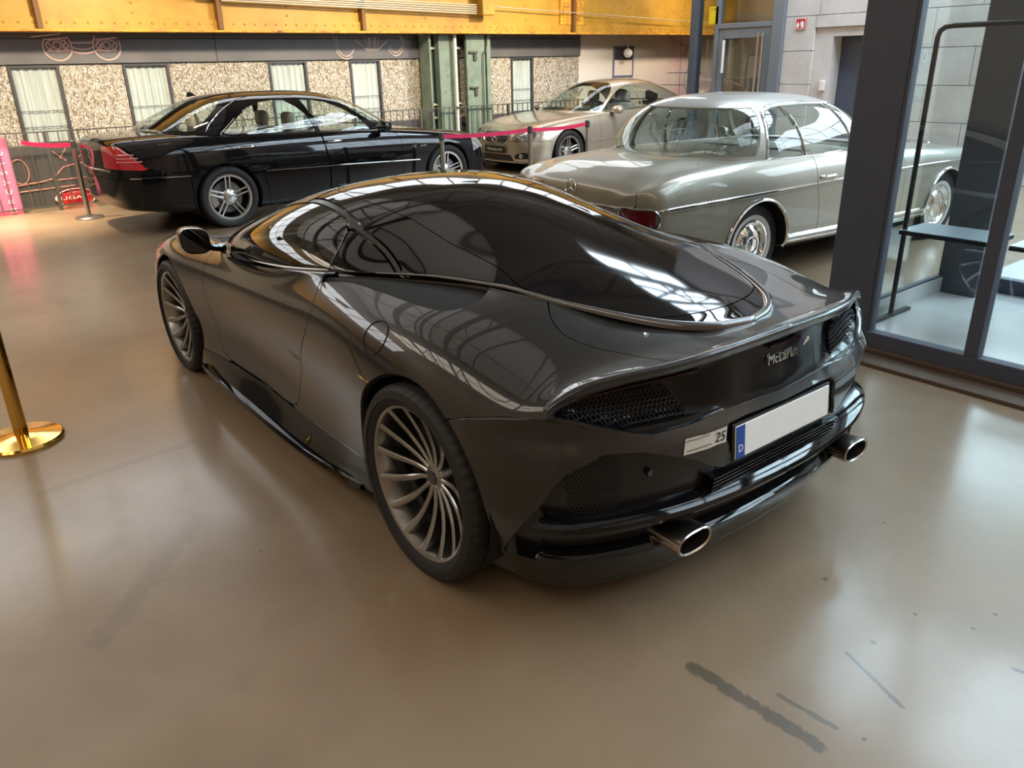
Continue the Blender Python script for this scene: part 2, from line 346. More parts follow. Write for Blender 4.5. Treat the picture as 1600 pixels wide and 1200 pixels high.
def wheel(parent, pos, side, kind):
    """one wheel: the tyre is the part, rim and brake its sub-parts"""
    if kind not in WHEEL_CACHE:
        c = {}
        if kind in ('gt_rear', 'gt_front'):
            rt, w, ri = (.355, .285, .283) if kind == 'gt_rear' else (.333, .23, .270); h = w / 2
            c['tyre'] = tyre_mesh(rt, w, ri - .004)
            b = MB(); rim_barrel(b, ri, w, h * .86)
            dish = .074 if kind == 'gt_rear' else .058
            for i in range(15):
                g = i // 3; o = (i % 3) - 1; a = 2 * math.pi * i / 15 + .1
                spoke(b, a, .045, ri - .012, h * .86 - dish, h * .86 - .004, .016, .029, .03, .05, -.004, .10)
            b.lathe([(0, h * .86 - dish + .004), (.028, h * .86 - dish + .004), (.034, h * .86 - dish), (.05, h * .86 - dish - .004), (.062, h * .86 - dish - .03), (.06, -.02)], 32, 'x'); c['rim'] = (b.mesh('rim'), 'rim_grey')
            b = MB(); b.lathe([(.0, h * .86 - dish + .008), (.024, h * .86 - dish + .008), (.026, h * .86 - dish + .004)], 24, 'x'); c['hub_cap'] = (b.mesh('hub_cap'), 'black_gloss')
            b = MB(); xd = h * .86 - dish - .06; b.lathe([(.07, xd), (.185, xd), (.19, xd - .003), (.19, xd - .03), (.07, xd - .03)], 48, 'x'); b.lathe([(.02, xd + .02), (.085, xd + .015), (.09, xd - .01)], 32, 'x'); c['brake_disc'] = (b.mesh('brake_disc'), 'brake_disc')
            b = MB(); xd += .022; P = [(r * math.cos(a), r * math.sin(a)) for r, aa in ((.205, np.linspace(2.3, 3.6, 9)), (.135, np.linspace(3.6, 2.3, 9))) for a in aa]; b.prism(P, 'x', xd - .07, xd + .005); c['brake_caliper'] = (b.mesh('brake_caliper'), 'black_satin')
            b = MB(); b.lathe([(ri - .04, -h * .8), (ri - .04, -.06), (.03, -.07)], 40, 'x'); c['inner_barrel'] = (b.mesh('inner_barrel'), 'black_matte')
        elif kind.startswith('amg'):
            rt, w, ri = (.338, .26, .255) if kind == 'amg_big' else (.328, .25, .245); h = w / 2; c['tyre'] = tyre_mesh(rt, w, ri - .004, 48)
            b = MB(); rim_barrel(b, ri, w, h * .86, .026); d = .035
            for i in range(5):
                for o in (-1, 1):
                    a = 2 * math.pi * i / 5 + .3; spoke(b, a, .06, ri - .026, h * .86 - d, h * .86 - .012, .022, .019, .03, .035, .002, 0, 8, o * .024)
            b.lathe([(0, h * .86 - d + .006), (.045, h * .86 - d + .006), (.06, h * .86 - d), (.085, h * .86 - d - .006), (.095, h * .86 - d - .03), (.09, 0)], 40, 'x'); c['rim'] = (b.mesh('rim'), 'rim_silver')
            b = MB()
            for i in range(5):
                a = 2 * math.pi * (i + .5) / 5 + .3; b.lathe([(0, h * .86 - d + .002), (.009, h * .86 - d + .002), (.01, h * .86 - d - .01)], 10, 'x', (0, .056 * math.cos(a), .056 * math.sin(a)))
            c['lug_nuts'] = (b.mesh('lug_nuts'), 'rim_dark')
            b = MB(); xd = h * .86 - d - .05; b.lathe([(.08, xd), (.175, xd), (.178, xd - .03), (.08, xd - .03)], 40, 'x'); c['brake_disc'] = (b.mesh('brake_disc'), 'brake_disc')
            b = MB(); P = [(r * math.cos(a), r * math.sin(a)) for r, aa in ((.2, np.linspace(2.6, 3.7, 8)), (.13, np.linspace(3.7, 2.6, 8))) for a in aa]; b.prism(P, 'x', xd - .06, xd + .02); c['brake_caliper'] = (b.mesh('brake_caliper'), 'steel_satin')
            b = MB(); b.lathe([(ri - .04, -h * .8), (ri - .04, -.06), (.03, -.07)], 40, 'x'); c['inner_barrel'] = (b.mesh('inner_barrel'), 'black_matte')
        else:   # steel wheel with a chrome cap, whitewall ring
            rt, w, ri = .325, .185, .185; h = w / 2; c['tyre'] = tyre_mesh(rt, w, ri - .004, 40)
            b = MB(); b.lathe([(ri + .012, h * .93 + .004), (ri + .03, h * .975 + .004), (ri + .048, h * .985 + .003)], 60, 'x'); c['whitewall'] = (b.mesh('whitewall'), 'whitewall')
            b = MB(); b.lathe([(ri + .004, h * .80), (ri + .009, h * .95), (ri - .004, h * .96), (ri - .016, h * .88), (ri - .02, h * .80), (.15, h * .72), (.125, h * .86)], 60, 'x'); c['trim_ring'] = (b.mesh('trim_ring'), 'chrome')
            b = MB(); b.lathe([(.125, h * .78), (.122, h * .92), (.10, h * 1.02), (.07, h * 1.08), (.062, h * 1.04), (.045, h * 1.05), (.03, h * 1.11), (0, h * 1.13)], 48, 'x'); c['hub_cap'] = (b.mesh('hub_cap'), 'chrome')
            b = MB(); b.lathe([(ri - .01, -h * .8), (ri - .012, h * .7), (.03, h * .6)], 40, 'x'); c['inner_barrel'] = (b.mesh('inner_barrel'), 'classic_paint')
        WHEEL_CACHE[kind] = c
    c = WHEEL_CACHE[kind]
    t = link('wheel', c['tyre'], 'rubber', parent, pos, (0, 0, 0 if side > 0 else math.pi)); t.rotation_euler = (0, 0, 0 if side > 0 else math.pi)
    for nme, q in c.items():
        if nme != 'tyre': link(nme, q[0], q[1], t)
    return t
# ------------------------------------------------------------------ the hall
def setting_mats():
    m = mat('floor_concrete', (.30, .25, .20), .25, 0, .45, .15); k = NT(m); v = k.coord('Object')
    n1 = k.noise(v, .55, 5, .55, .4); n2 = k.noise(v, 3.2, 6, .6); n3 = k.noise(v, 38, 3, .6)
    c = k.ramp(n1, [(.25, (.240, .164, .100)), (.5, (.302, .216, .136)), (.75, (.350, .268, .182))]); c = k.mix(k.ramp(k.noise(v, 1.25, 6, .62, .6), [(.45, (0, 0, 0)), (.75, (.62, .62, .62))]), c, (.165, .108, .062)); c = k.mix(k.ramp(n2, [(.25, (0, 0, 0)), (.85, (.45, .45, .45))]), c, (.20, .142, .09)); c = k.mix(k.math('MULTIPLY', n3, .22), c, (.17, .145, .115))
    # oil marks: elongated blots with ragged edges, plus specks
    sep = k.n('SeparateXYZ', {'Vector': v}); px, py = sep.outputs[0], sep.outputs[1]; rag = k.noise(v, 22, 4, .65)
    tot = None
    for (ax, ay), (bx, by), w, s in (((-.589, -.935), (-.56, -1.33), .026, .85), ((-.487, -1.165), (-.472, -1.33), .011, .75), ((-.181, -1.195), (-.262, -1.405), .009, .9), ((.134, -1.54), (.16, -1.70), .009, .9), ((-.59, -.95), (-.572, -1.02), .022, .6), ((-1.9, 1.55), (-1.25, 1.62), .035, .28), ((-1.45, .9), (-1.95, .35), .05, .25)):
        L2 = (bx - ax) ** 2 + (by - ay) ** 2; dx, dy = k.math('SUBTRACT', px, ax), k.math('SUBTRACT', py, ay)
        t = k.math('DIVIDE', k.math('ADD', k.math('MULTIPLY', dx, bx - ax), k.math('MULTIPLY', dy, by - ay)), L2); cl_ = k.n('Clamp', {'Value': t}).outputs[0]
        ex, ey = k.math('SUBTRACT', dx, k.math('MULTIPLY', cl_, bx - ax)), k.math('SUBTRACT', dy, k.math('MULTIPLY', cl_, by - ay)); d = k.math('SQRT', k.math('ADD', k.math('MULTIPLY', ex, ex), k.math('MULTIPLY', ey, ey)))
        d = k.math('ADD', d, k.math('MULTIPLY', k.math('SUBTRACT', rag, .5), w * 2.3)); msk = k.math('MULTIPLY', k.ramp(k.math('DIVIDE', d, w), [(.62, (1, 1, 1)), (1.0, (0, 0, 0))]), s); tot = msk if tot is None else k.math('MAXIMUM', tot, msk)
    for (ax, ay), w in (((.104, -.952), .012), ((-.072, -1.221), .014), ((.155, -1.24), .009), ((.225, -1.388), .008), ((.351, -1.404), .010), ((-.449, -1.399), .009), ((1.05, -.55), .012), ((.6, -.9), .008), ((-1.35, .5), .008)):
        dx, dy = k.math('SUBTRACT', px, ax), k.math('SUBTRACT', py, ay); d = k.math('SQRT', k.math('ADD', k.math('MULTIPLY', dx, dx), k.math('MULTIPLY', dy, dy))); d = k.math('ADD', d, k.math('MULTIPLY', k.math('SUBTRACT', rag, .5), w * 1.6)); tot = k.math('MAXIMUM', tot, k.math('MULTIPLY', k.ramp(k.math('DIVIDE', d, w), [(.5, (1, 1, 1)), (1, (0, 0, 0))]), .85))
    c = k.mix(tot, c, (.10, .082, .062)); k.set(k.b, 'Base Color', c); k.set(k.b, 'Roughness', k.ramp(n2, [(.1, (.27, .27, .27)), (.9, (.36, .36, .36))])); k.bump(k.math('ADD', n2, k.math('MULTIPLY', n3, .3)), .05, .01)
    m = mat('girder_yellow', (.60, .33, .03), .45); k = NT(m); v = k.coord('Object'); n = k.noise(v, 2.2, 5, .6); q = k.noise(v, 14, 4, .6)
    c = k.ramp(n, [(.3, (.34, .19, .025)), (.55, (.47, .26, .035)), (.8, (.50, .29, .05))]); c = k.mix(k.ramp(q, [(.62, (0, 0, 0)), (.78, (.8, .8, .8))]), c, (.20, .09, .03)); k.set(k.b, 'Base Color', c)
    m = mat('girder_rusty', (.45, .22, .03), .6); k = NT(m); v = k.coord('Object'); q = k.noise(v, 9, 5, .65); k.set(k.b, 'Base Color', k.ramp(q, [(.35, (.70, .36, .03)), (.55, (.50, .22, .03)), (.7, (.10, .045, .025))]))
    mat('girder_dark', (.16, .075, .02), .6)
    m = mat('column_green', (.16, .21, .17), .5); k = NT(m); v = k.coord('Object'); q = k.noise(v, 5, 5, .65); k.set(k.b, 'Base Color', k.ramp(q, [(.3, (.13, .18, .145)), (.6, (.20, .265, .215)), (.76, (.09, .11, .08))]))
    mat('column_dark', (.035, .055, .048), .5); mat('pipe_white', (.60, .62, .58), .4)
    m = mat('fascia_grey', (.125, .125, .135), .45); k = NT(m); k.set(k.b, 'Base Color', k.ramp(k.noise(k.coord('Object'), 3, 4), [(.3, (.11, .11, .12)), (.7, (.145, .145, .155))]))
    mat('plinth_dark', (.07, .068, .068), .5); mat('mural_pink', (.68, .46, .43), .7); mat('mural_pale', (.60, .50, .47), .7); mat('mural_salmon', (.55, .27, .20), .7)
    # chipped bark-like cladding
    m = mat('cladding', (.5, .45, .38), .6); k = NT(m); v = k.coord('Object', (1, 1, .55), rot=(0, R(14), 0)); nz = k.noise(v, 14, 3); vv = k.n('VectorMath', operation='ADD'); k.set(vv, 0, v); mm = k.n('VectorMath', operation='SCALE'); t = k.n('TexNoise', {'Vector': v, 'Scale': 16.0}); k.set(mm, 0, t.outputs['Color']); k.set(mm, 'Scale', .05); k.set(vv, 1, mm.outputs[0])
    vo = k.n('TexVoronoi', {'Vector': vv.outputs[0], 'Scale': 46.0}); ve = k.n('TexVoronoi', {'Vector': vv.outputs[0], 'Scale': 46.0}, feature='DISTANCE_TO_EDGE')
    hue = k.ramp(vo.outputs['Color'], [(.12, (.30, .25, .19)), (.4, (.66, .59, .49)), (.65, (.82, .77, .68)), (.9, (.90, .87, .80))]); c = k.mix(k.ramp(ve.outputs[0], [(.0, (1, 1, 1)), (.10, (0, 0, 0))]), hue, (.12, .10, .08)); k.set(k.b, 'Base Color', c); k.bump(k.math('ADD', ve.outputs[0], k.math('MULTIPLY', vo.outputs['Distance'], -.4)), .9, .03)
    m = mat('curtain', (.62, .68, .66), .8); k = NT(m); k.set(k.b, 'Base Color', k.ramp(k.noise(k.coord('Object', (14, 1, .3)), 3, 3), [(.3, (.56, .57, .56)), (.7, (.86, .86, .85))]))
    mat('window_frame_dark', (.06, .06, .07), .4); mat('wall_cream', (.80, .72, .66), .7); mat('mural_blue', (.16, .17, .30), .7)
    m = mat('wall_white', (.80, .73, .68), .75); k = NT(m); v = k.coord('Object'); sx = k.n('SeparateXYZ', {'Vector': v}).outputs[0]; blush = k.math('MULTIPLY', k.ramp(k.math('MULTIPLY', k.math('SUBTRACT', sx, 11.2), .5), [(.0, (0, 0, 0)), (.6, (1, 1, 1))]), k.ramp(k.noise(v, 2.2, 5, .6), [(.35, (.1, .1, .1)), (.65, (.8, .8, .8))])); k.set(k.b, 'Base Color', k.mix(blush, (.80, .74, .68), (.78, .50, .52)))
    m = mat('stone', (.62, .56, .52), .6); k = NT(m); v = k.coord('Object'); c = k.ramp(k.noise(v, 2.5, 5, .6), [(.3, (.55, .49, .46)), (.7, (.68, .63, .60))]); c = k.mix(k.ramp(k.noise(v, 45, 3, .5), [(.60, (0, 0, 0)), (.72, (.5, .5, .5))]), c, (.38, .34, .31)); k.set(k.b, 'Base Color', c)
    mat('stone_joint', (.20, .17, .16), .9); mat('steel_bluegrey', (.085, .095, .115), .45); mat('door_bluegrey', (.075, .088, .125), .4); mat('frame_grey', (.20, .225, .255), .4, .2); mat('post_dark', (.072, .082, .115), .5); mat('channel_brown', (.115, .078, .058), .5, .2)
    glass_mat('pane', (.93, .965, .965), ior=1.5); mat('sign_red', (.55, .02, .02), .4); mat('sign_yellow', (.85, .60, .01), .4); mat('belt_red', (.62, .015, .08), .55); mat('banner_pink', (.78, .16, .30), .6)
    mat('brass', (.80, .50, .12), .12, 1); mat('rail_metal', (.10, .098, .092), .45, .5); mat('perforated', (.50, .58, .62), .35, .7)
    mat('hall_wall', (.42, .33, .23), .8); mat('hall_brick', (.40, .25, .16), .8); mat('ceiling_dark', (.25, .21, .17), .8); mat('truss_steel', (.14, .11, .08), .5); mat('box_floor', (.55, .56, .55), .25)
    mat('sky_pane', (.8, .85, .9), .5, emit=(.70, .86, 1.0), estr=SKY_STR); mat('sky_warm', (.8, .8, .8), .5, emit=(1, .88, .72), estr=3.6); mat('sky_fill', (.8, .8, .8), .5, emit=(1, .90, .78), estr=.24); mat('shop_fill', (.8, .85, .9), .5, emit=(.72, .87, 1.0), estr=6.0); mat('facade_fill', (.8, .85, .9), .5, emit=(.72, .88, 1.0), estr=8.0); mat('clerestory', (.8, .85, .9), .5, emit=(.93, .97, 1.0), estr=CLER_STR); mat('wood_brown', (.22, .13, .08), .5); mat('conduit', (.62, .52, .38), .4, .5); mat('frame_dark', (.075, .085, .095), .4); mat('lamp_glow', (1, .8, .5), .5, emit=(1, .70, .38), estr=LAMP_STR)
SKY_STR, LAMP_STR, CLER_STR = 15.0, 3.0, 3.5
LAMP_W = [70, 70, 70, 70, 22, 75]
setting_mats()
def struct(name, b, m, parent=None): o = b.build(name, m, parent); return tag(o, kind='structure') if parent is None else o
HX0, HX1, HY0, HY1, HZ = -9.0, 14.0, -9.5, 10.4, 7.0
struct('floor', MB().box((HX0, HY0, -.12), (HX1, 11.2, 0)), 'floor_concrete')
# ---- back wall (y = 10.4): plinth, cladding panels, windows, grey fascia
WY = 10.4
WINS = [(-.475, .12), (.91, 1.52), (3.0, 3.63), (4.38, 4.95), (7.75, 8.29)]
wall = tag(empty('wall_back', (0, WY, 0)), kind='structure'); OFF = lambda b, n, m: (lambda o: o)(b.build(n, m, wall, (0, -WY, 0)))
OFF(MB().box((-9, WY + .06, -.12), (9.5, WY + .25, 2.6)), 'core', 'plinth_dark'); OFF(MB().box((-9, WY - .05, -.1), (9.5, WY + .06, .80), .01), 'plinth', 'plinth_dark')
for x0, x1 in ((-9, -4), (-4, -.9), (-.9, 2.22), (2.22, 5.8), (5.8, 9.5)):
    OFF(MB().box((x0 + .003, WY - .06, 1.795), (x1 - .003, WY + .06, 2.10), .004), 'fascia_panel', 'fascia_grey'); OFF(MB().box((x0 + .003, WY - .06, 2.106), (x1 - .003, WY + .06, 2.7), .004), 'fascia_panel', 'fascia_grey')
edges = [-9.0] + [e for w in WINS for e in w] + [9.5]
for a, b_ in zip(edges[::2], edges[1::2]):
    n = max(1, round((b_ - a) / 1.6)); st = np.linspace(a, b_, n + 1)
    for p, q in zip(st[:-1], st[1:]): OFF(MB().box((p + .004, WY - .015, .80), (q - .004, WY + .06, 1.79), .006), 'cladding_panel', 'cladding')
nm = ['leftmost window, left of the black saloon', 'window above the black saloon boot', 'window behind the black saloon roof', 'window left of the green column', 'window right of the green column']
for i, (x0, x1) in enumerate(WINS):
    w = tag(empty('window_%d' % (i + 1), ((x0 + x1) / 2, WY, 0)), kind='structure'); h = (x1 - x0) / 2; t = .035
    b = MB(); b.box((-h, -.03, .80), (-h + t, .05, 1.79)); b.box((h - t, -.03, .80), (h, .05, 1.79)); b.box((-h + t, -.03, 1.755), (h - t, .05, 1.79)); b.box((-h + t, -.03, .80), (h - t, .05, .83)); b.build('window_frame', 'window_frame_dark', w)
    MB().box((-h + t, .0, .83), (h - t, .006, 1.755)).build('pane', 'pane', w)
    for z in (1.22, 1.02): MB().box((-h + t, -.006, z), (h - t, .0, z + .008)).build('glazing_bar', 'window_frame_dark', w)
    n = 46; xs = np.linspace(-h + .03, h - .03, n); vs = []
    for z in (.82, 1.76):
        for x in xs: vs.append((x, .035 + .012 * math.sin(x * 62 + i) + .006 * math.sin(x * 131), z))
    b = MB(); b.add(vs, [(k, k + 1, n + k + 1, n + k) for k in range(n - 1)], True); o = b.build('curtain', 'curtain', None, ((x0 + x1) / 2, WY, 0)); tag(o, 'pale pleated curtain in the ' + nm[i], 'curtain', 'curtains in the back wall windows')
# chalk style drawings of old cars on the fascia and plinth
def mural(name, label, lines, y, m='mural_pink', r=.010):
    b = MB()
    for l in lines: b.tube([(x, y, z) for x, z in l], r, 5)
    o = b.build(name, m); return tag(o, label, 'mural')
arc = lambda cx, cz, rx, rz, a0=0, a1=360, n=24: [(cx + rx * math.cos(R(a)), cz + rz * math.sin(R(a))) for a in np.linspace(a0, a1, n)]
fy = WY - .064
def old_front(x0, s=1.0):
    L = []
    for cx in (x0 - .27 * s, x0 + .33 * s):
        L += [arc(cx, 2.0, .17, .165, 150, 390), arc(cx, 2.02, .13, .07), arc(cx, 2.02, .045, .045), [(cx - .13, 1.955), (cx + .12, 1.955)], [(cx - .10, 2.05), (cx - .06, 1.99), (cx - .10, 1.97)], [(cx + .10, 2.05), (cx + .06, 1.99), (cx + .10, 1.97)], [(cx - .15, 2.09), (cx + .14, 2.11)]]
    L += [arc(x0 + .03, 2.09, .20, .12, 180, 360), arc(x0 + .03, 2.09, .25, .17, 190, 350), [(x0 - .14, 2.13), (x0 - .10, 2.05), (x0 + .16, 2.05), (x0 + .20, 2.13)], [(x0 - .55, 2.12), (x0 - .2, 2.16)]]
    return L
def buggy_front(x0):
    L = [arc(x0 - .50, 2.06, .16, .22, 160, 330), arc(x0 - .50, 2.06, .20, .26, 165, 300), arc(x0 + .42, 2.06, .16, .22, 210, 380), arc(x0 + .42, 2.06, .12, .17, 200, 390), [(x0 - .33, 2.10), (x0 - .22, 2.0), (x0 - .12, 1.93), (x0 + .08, 1.93), (x0 + .18, 2.0), (x0 + .30, 2.10)], [(x0 - .30, 2.06), (x0 - .16, 1.955), (x0 + .10, 1.955), (x0 + .24, 2.06)], [(x0 - .14, 2.14), (x0 - .12, 1.98)], [(x0 + .10, 2.14), (x0 + .08, 1.98)]]
    for z in np.arange(1.98, 2.13, .025): L += [[(x0 - .10, z), (x0 - .04, z + .015)], [(x0 + .0, z), (x0 + .06, z + .015)]]
    return L
mural('wall_mural', 'pink line drawing of an old car front on the grey fascia at far left', old_front(.42), fy, 'mural_pink'); mural('wall_mural', 'pale line drawing of an open-wheeled car front on the fascia left of the green column', buggy_front(4.82), fy, 'mural_pale', .009)
pb = WY - .055
mural('wall_mural', 'faint salmon line drawing of a car nose low on the dark plinth behind the railing', [[(-.75, .30), (-.4, .33), (-.25, .36), (-.1, .50), (.1, .54), (.3, .50), (.42, .38), (.2, .345), (-.25, .335)], [(-.12, .62), (-.02, .74)], [(-.2, .72), (-.05, .58)], [(.10, .60), (.22, .72), (.30, .62)], [(-.75, .22), (.0, .25)], arc(-.62, .48, .10, .16)], pb, 'mural_salmon', .009)
o = MB().lathe([(0, 0), (.95, 0), (1.0, .008), (1.0, .02), (0, .02)], 40, 'y').build('oval_sign', 'sign_red', None, (-.03, pb - .02, .09)); o.scale = (.26, 1, .125); tag(o, 'red oval sign with white lettering low on the wall at far left', 'sign')
b = MB().tube([(.93 * math.cos(t), -.0, .93 * math.sin(t)) for t in np.linspace(0, 2 * math.pi, 40, endpoint=False)], .035, 5, closed=True).build('rim', 'white_ink', o); text('sign_text', 'BUGATTI', .5, 'white_ink', o, frame((0, -.004, 0), (1, 0, 0), (0, 0, 1)), .003)
o = MB().box((-1.06, 9.955, .0), (-.74, 9.97, .95)).build('pink_banner', 'banner_pink'); tag(o, 'pink upright banner with white letters tied behind the railing at left edge', 'banner')
[text('letter', ch, .105, 'white_ink', o, frame((-.84, 9.952, .05 + .118 * i_), (0, 0, 1), (-1, 0, 0)), .001) for i_, ch in enumerate('ORCYSTE')]
# ---- railing with every bar a part
rail = empty('railing', (0, 9.92, 0), 0, 'dark metal bar railing running along the back wall', 'railing'); MB().box((-2.2, -.015, .985), (9.4, .015, 1.0)).build('top_rail', 'rail_metal', rail); MB().box((-2.2, -.012, .05), (9.4, .012, .065)).build('bottom_rail', 'rail_metal', rail)
me = MB().box((-.006, -.006, .065), (.006, .006, .985)).mesh('bar')
for x in np.arange(-2.15, 9.4, .118): link('bar', me, 'rail_metal', rail, (float(x), 0, 0))
me = MB().box((-.02, -.02, 0), (.02, .02, .985)).mesh('post')
for x in (-2.2, -.3, 1.6, 3.5, 5.4, 7.3, 9.38): link('post', me, 'rail_metal', rail, (x, 0, 0))
# ---- yellow riveted girder
gir = empty('steel_girder', (0, 9.95, 0), 0, 'yellow riveted steel girder spanning above the back wall', 'girder')
MB().box((-9, -.02, 2.20), (13.9, .02, 3.4)).build('web', 'girder_yellow', gir); MB().box((-9, -.16, 2.165), (13.9, .16, 2.195), .004).build('bottom_flange', 'girder_rusty', gir); MB().box((-9, -.06, 2.195), (13.9, -.02, 2.33), .003).build('angle_iron', 'girder_yellow', gir)
me = MB().box((-.03, -.15, 2.2), (.03, -.02, 3.4), .003).mesh('stiffener')
for x in (-2.4, -.08, 2.16, 4.40, 8.84): link('stiffener', me, 'girder_dark', gir, (x, 0, 0))
MB().box((8.55, -.07, 2.33), (9.13, -.02, 3.4), .003).build('splice_plate', 'girder_rusty', gir)
b = MB(); b.lathe([(.017, 0), (.015, .007), (.009, .012), (0, .014)], 10, 'y'); b.v = [(x, -y, z) for x, y, z in b.v]; me = b.mesh('rivet')
for x in np.arange(-1.4, 13.2, .157): link('rivet', me, 'girder_yellow', gir, (float(x), -.06, 2.275))
for x in np.arange(6.9, 13.2, .13): link('rivet', me, 'girder_dark', gir, (float(x), -.06, 2.225))
for x in (1.05, 3.2, 5.6, 7.75, 10.4, 12.0):
    for z in (2.40, 2.52, 2.64):
        if x < 13: link('rivet', me, 'girder_dark', gir, (x, -.022, z))
for z in (2.40, 2.46, 2.52, 2.58, 2.64, 2.7):
    for x in (8.62, 8.72, 8.96, 9.06): link('rivet', me, 'girder_dark', gir, (x, -.072, z))
# conduits running along the girder and a junction box over the column
for k in range(5): o = MB().tube([(2.2 - k * .35, 9.775, 2.565 + k * .033), (6.56, 9.775, 2.475 + k * .033)], .012, 8).build('conduit', 'conduit', None); tag(o, 'thin pale conduit clipped to the yellow girder, %s of five' % ('lowest', 'second from below', 'middle', 'second from above', 'highest')[k], 'pipe', 'conduits on the girder')
o = MB().box((6.58, 9.64, 2.45), (6.84, 9.785, 2.85), .01).build('junction_box', 'girder_yellow'); tag(o, 'yellow junction box on the girder above the green column', 'box')
o = MB().tube([(6.90, 9.775, 2.59), (13.6, 9.775, 2.37)], .010, 8).build('conduit', 'conduit'); tag(o, 'pale conduit on the girder right of the junction box', 'pipe')
# ---- green riveted column
col = empty('steel_column', (6.3, 10.1, 0), 0, 'green painted riveted steel column under the yellow girder', 'column')
cb = lambda x0, x1, y0, y1, n, m, z0=-.1, z1=2.165: MB().box((x0 - 6.3, y0 - 10.1, z0), (x1 - 6.3, y1 - 10.1, z1), .005).build(n, m, col)
cb(5.68, 5.72, 9.98, 10.3, 'flange', 'column_green'); cb(5.72, 5.92, 10.22, 10.28, 'web', 'column_dark'); cb(5.92, 6.22, 10.05, 10.2, 'inner_plate', 'column_green'); cb(6.22, 6.46, 10.22, 10.28, 'web', 'column_dark'); cb(6.46, 6.86, 10.0, 10.06, 'face_plate', 'column_green'); cb(6.90, 6.99, 10.0, 10.3, 'flange', 'column_green')
for z in (1.93, 1.02, .80):
    for x0, x1 in ((5.72, 5.92), (6.22, 6.46)): cb(x0, x1, 10.16, 10.2, 'batten', 'conduit', z, z + .035)
o = MB().tube([(6.20, 9.97, 0), (6.20, 9.97, 2.16)], .032, 12).build('downpipe', 'pipe_white'); tag(o, 'pale vertical pipe in front of the green column', 'pipe')
o = MB().tube(smooth_loop([(6.90, 9.965, 2.15), (6.86, 9.965, 1.9), (6.80, 9.965, 1.82), (6.79, 9.965, 1.2), (6.80, 9.965, .1)], 6, False), .010, 6).build('cable', 'rail_metal'); tag(o, 'thin dark cable hanging down the green column face', 'cable')
for z in (1.88, 1.30):
    o = MB().box((6.50, 9.955, z - .02), (6.68, 10.0, z + .015), .008).box((6.60, 9.96, z - .14), (6.66, 9.99, z - .03), .01).build('wall_bracket', 'rail_metal'); tag(o, ('upper' if z > 1.5 else 'lower') + ' small bracket bolted to the green column face', 'bracket')
# ---- pale building beyond with a small window and a pink drawing
struct('wall_pale', MB().box((9.5, WY, -.12), (13.98, WY + .25, 3.3)), 'wall_white')
w6 = tag(empty('window_6', (10.775, WY - .02, 0)), kind='structure'); b = MB(); b.box((-.305, 0, 1.37), (-.27, .03, 1.97)); b.box((.27, 0, 1.37), (.305, .03, 1.97)); b.box((-.27, 0, 1.94), (.27, .03, 1.97)); b.box((-.27, 0, 1.37), (.27, .03, 1.40)); b.build('window_frame', 'mural_blue', w6); MB().box((-.27, .008, 1.40), (.27, .012, 1.70)).build('blind', 'wall_cream', w6); MB().box((-.27, .008, 1.70), (.27, .012, 1.94)).build('pane', 'window_frame_dark', w6)
o = MB().lathe([(0, -.09), (.055, -.08), (.09, -.03), (.095, .0), (.085, .045), (.05, .08), (0, .09)], 20, 'z').tube([(0, 0, .08), (0, 0, .22)], .006, 6).build('pendant_lamp', 'white_ink', None, (10.78, WY - .13, 1.83)); tag(o, 'white globe pendant in front of the small window', 'lamp')
L = [arc(13.0, 1.25, .22, .28), arc(13.0, 1.25, .12, .16), [(12.2, 2.15), (12.75, 1.95), (13.3, 2.05)], [(12.6, 2.1), (12.62, .9)], [(12.65, 1.7), (12.85, 2.0), (13.0, 1.65), (13.2, 2.0)], [(12.2, 1.42), (13.4, 1.40)], [(12.0, 1.18), (12.8, 1.15)], arc(13.0, 1.75, .25, .2, 0, 200)]; mural('wall_mural', 'dark line drawing on the pink stained part of the pale wall', L, WY - .004, 'mural_blue', .006)
# ---- stone facade (x = 10) with a recessed door, and the grey glass entrance left of it
fac = tag(empty('wall_right', (10, 0, 0)), kind='structure'); fp = lambda b, n, m: b.build(n, m, fac, (-10, 0, 0))
fp(MB().box((10.03, -9.5, -.1), (10.35, 3.95, 7)).box((10.03, 3.95, 2.1), (10.35, 5.5, 7)).box((10.03, 5.5, -.1), (10.35, 6.05, 7)), 'core', 'stone_joint')
zs = [0, .27, .77, 1.27, 1.77, 2.28, 2.79, 3.3, 3.8]
for r_, (z0, z1) in enumerate(zip(zs[:-1], zs[1:])):
    y = 6.05; first = True
    while y > -6:
        w_ = (.6 if (r_ % 2 and first) else 1.2); first = False; y0 = max(y - w_, -6); segs = [(y0, y)]
        if z0 < 2.1 and y0 < 5.5 and y > 3.95: segs = [(a, c) for a, c in ((y0, min(y, 3.95)), (max(y0, 5.5), y)) if c - a > .03]
        for a, c in segs: fp(MB().box((9.985, a + .004, z0 + .004), (10.04, c - .004, min(z1, 2.1 if False else z1) - .004), .004), 'stone_panel', 'stone')
        y = y0
for a_, c_ in ((3.95, 4.65), (4.65, 5.5)): fp(MB().box((9.985, a_ + .004, 2.104), (10.04, c_ - .004, 2.276), .004), 'stone_panel', 'stone')
fp(MB().box((10.03, 5.2, 0), (10.35, 5.5, 2.1)).box((10.03, 4.1, 1.97), (10.35, 5.2, 2.1)).box((10.03, 3.95, 0), (10.35, 4.1, 2.1)), 'reveal', 'stone')
dr = tag(empty('door_1', (10.3, 4.65, 0)), kind='structure'); MB().box((0, -.55, .0), (.06, .55, 1.97)).build('leaf', 'door_bluegrey', dr); MB().box((-.015, -.55, 1.80), (.0, .55, 1.97)).build('head_rail', 'steel_bluegrey', dr)
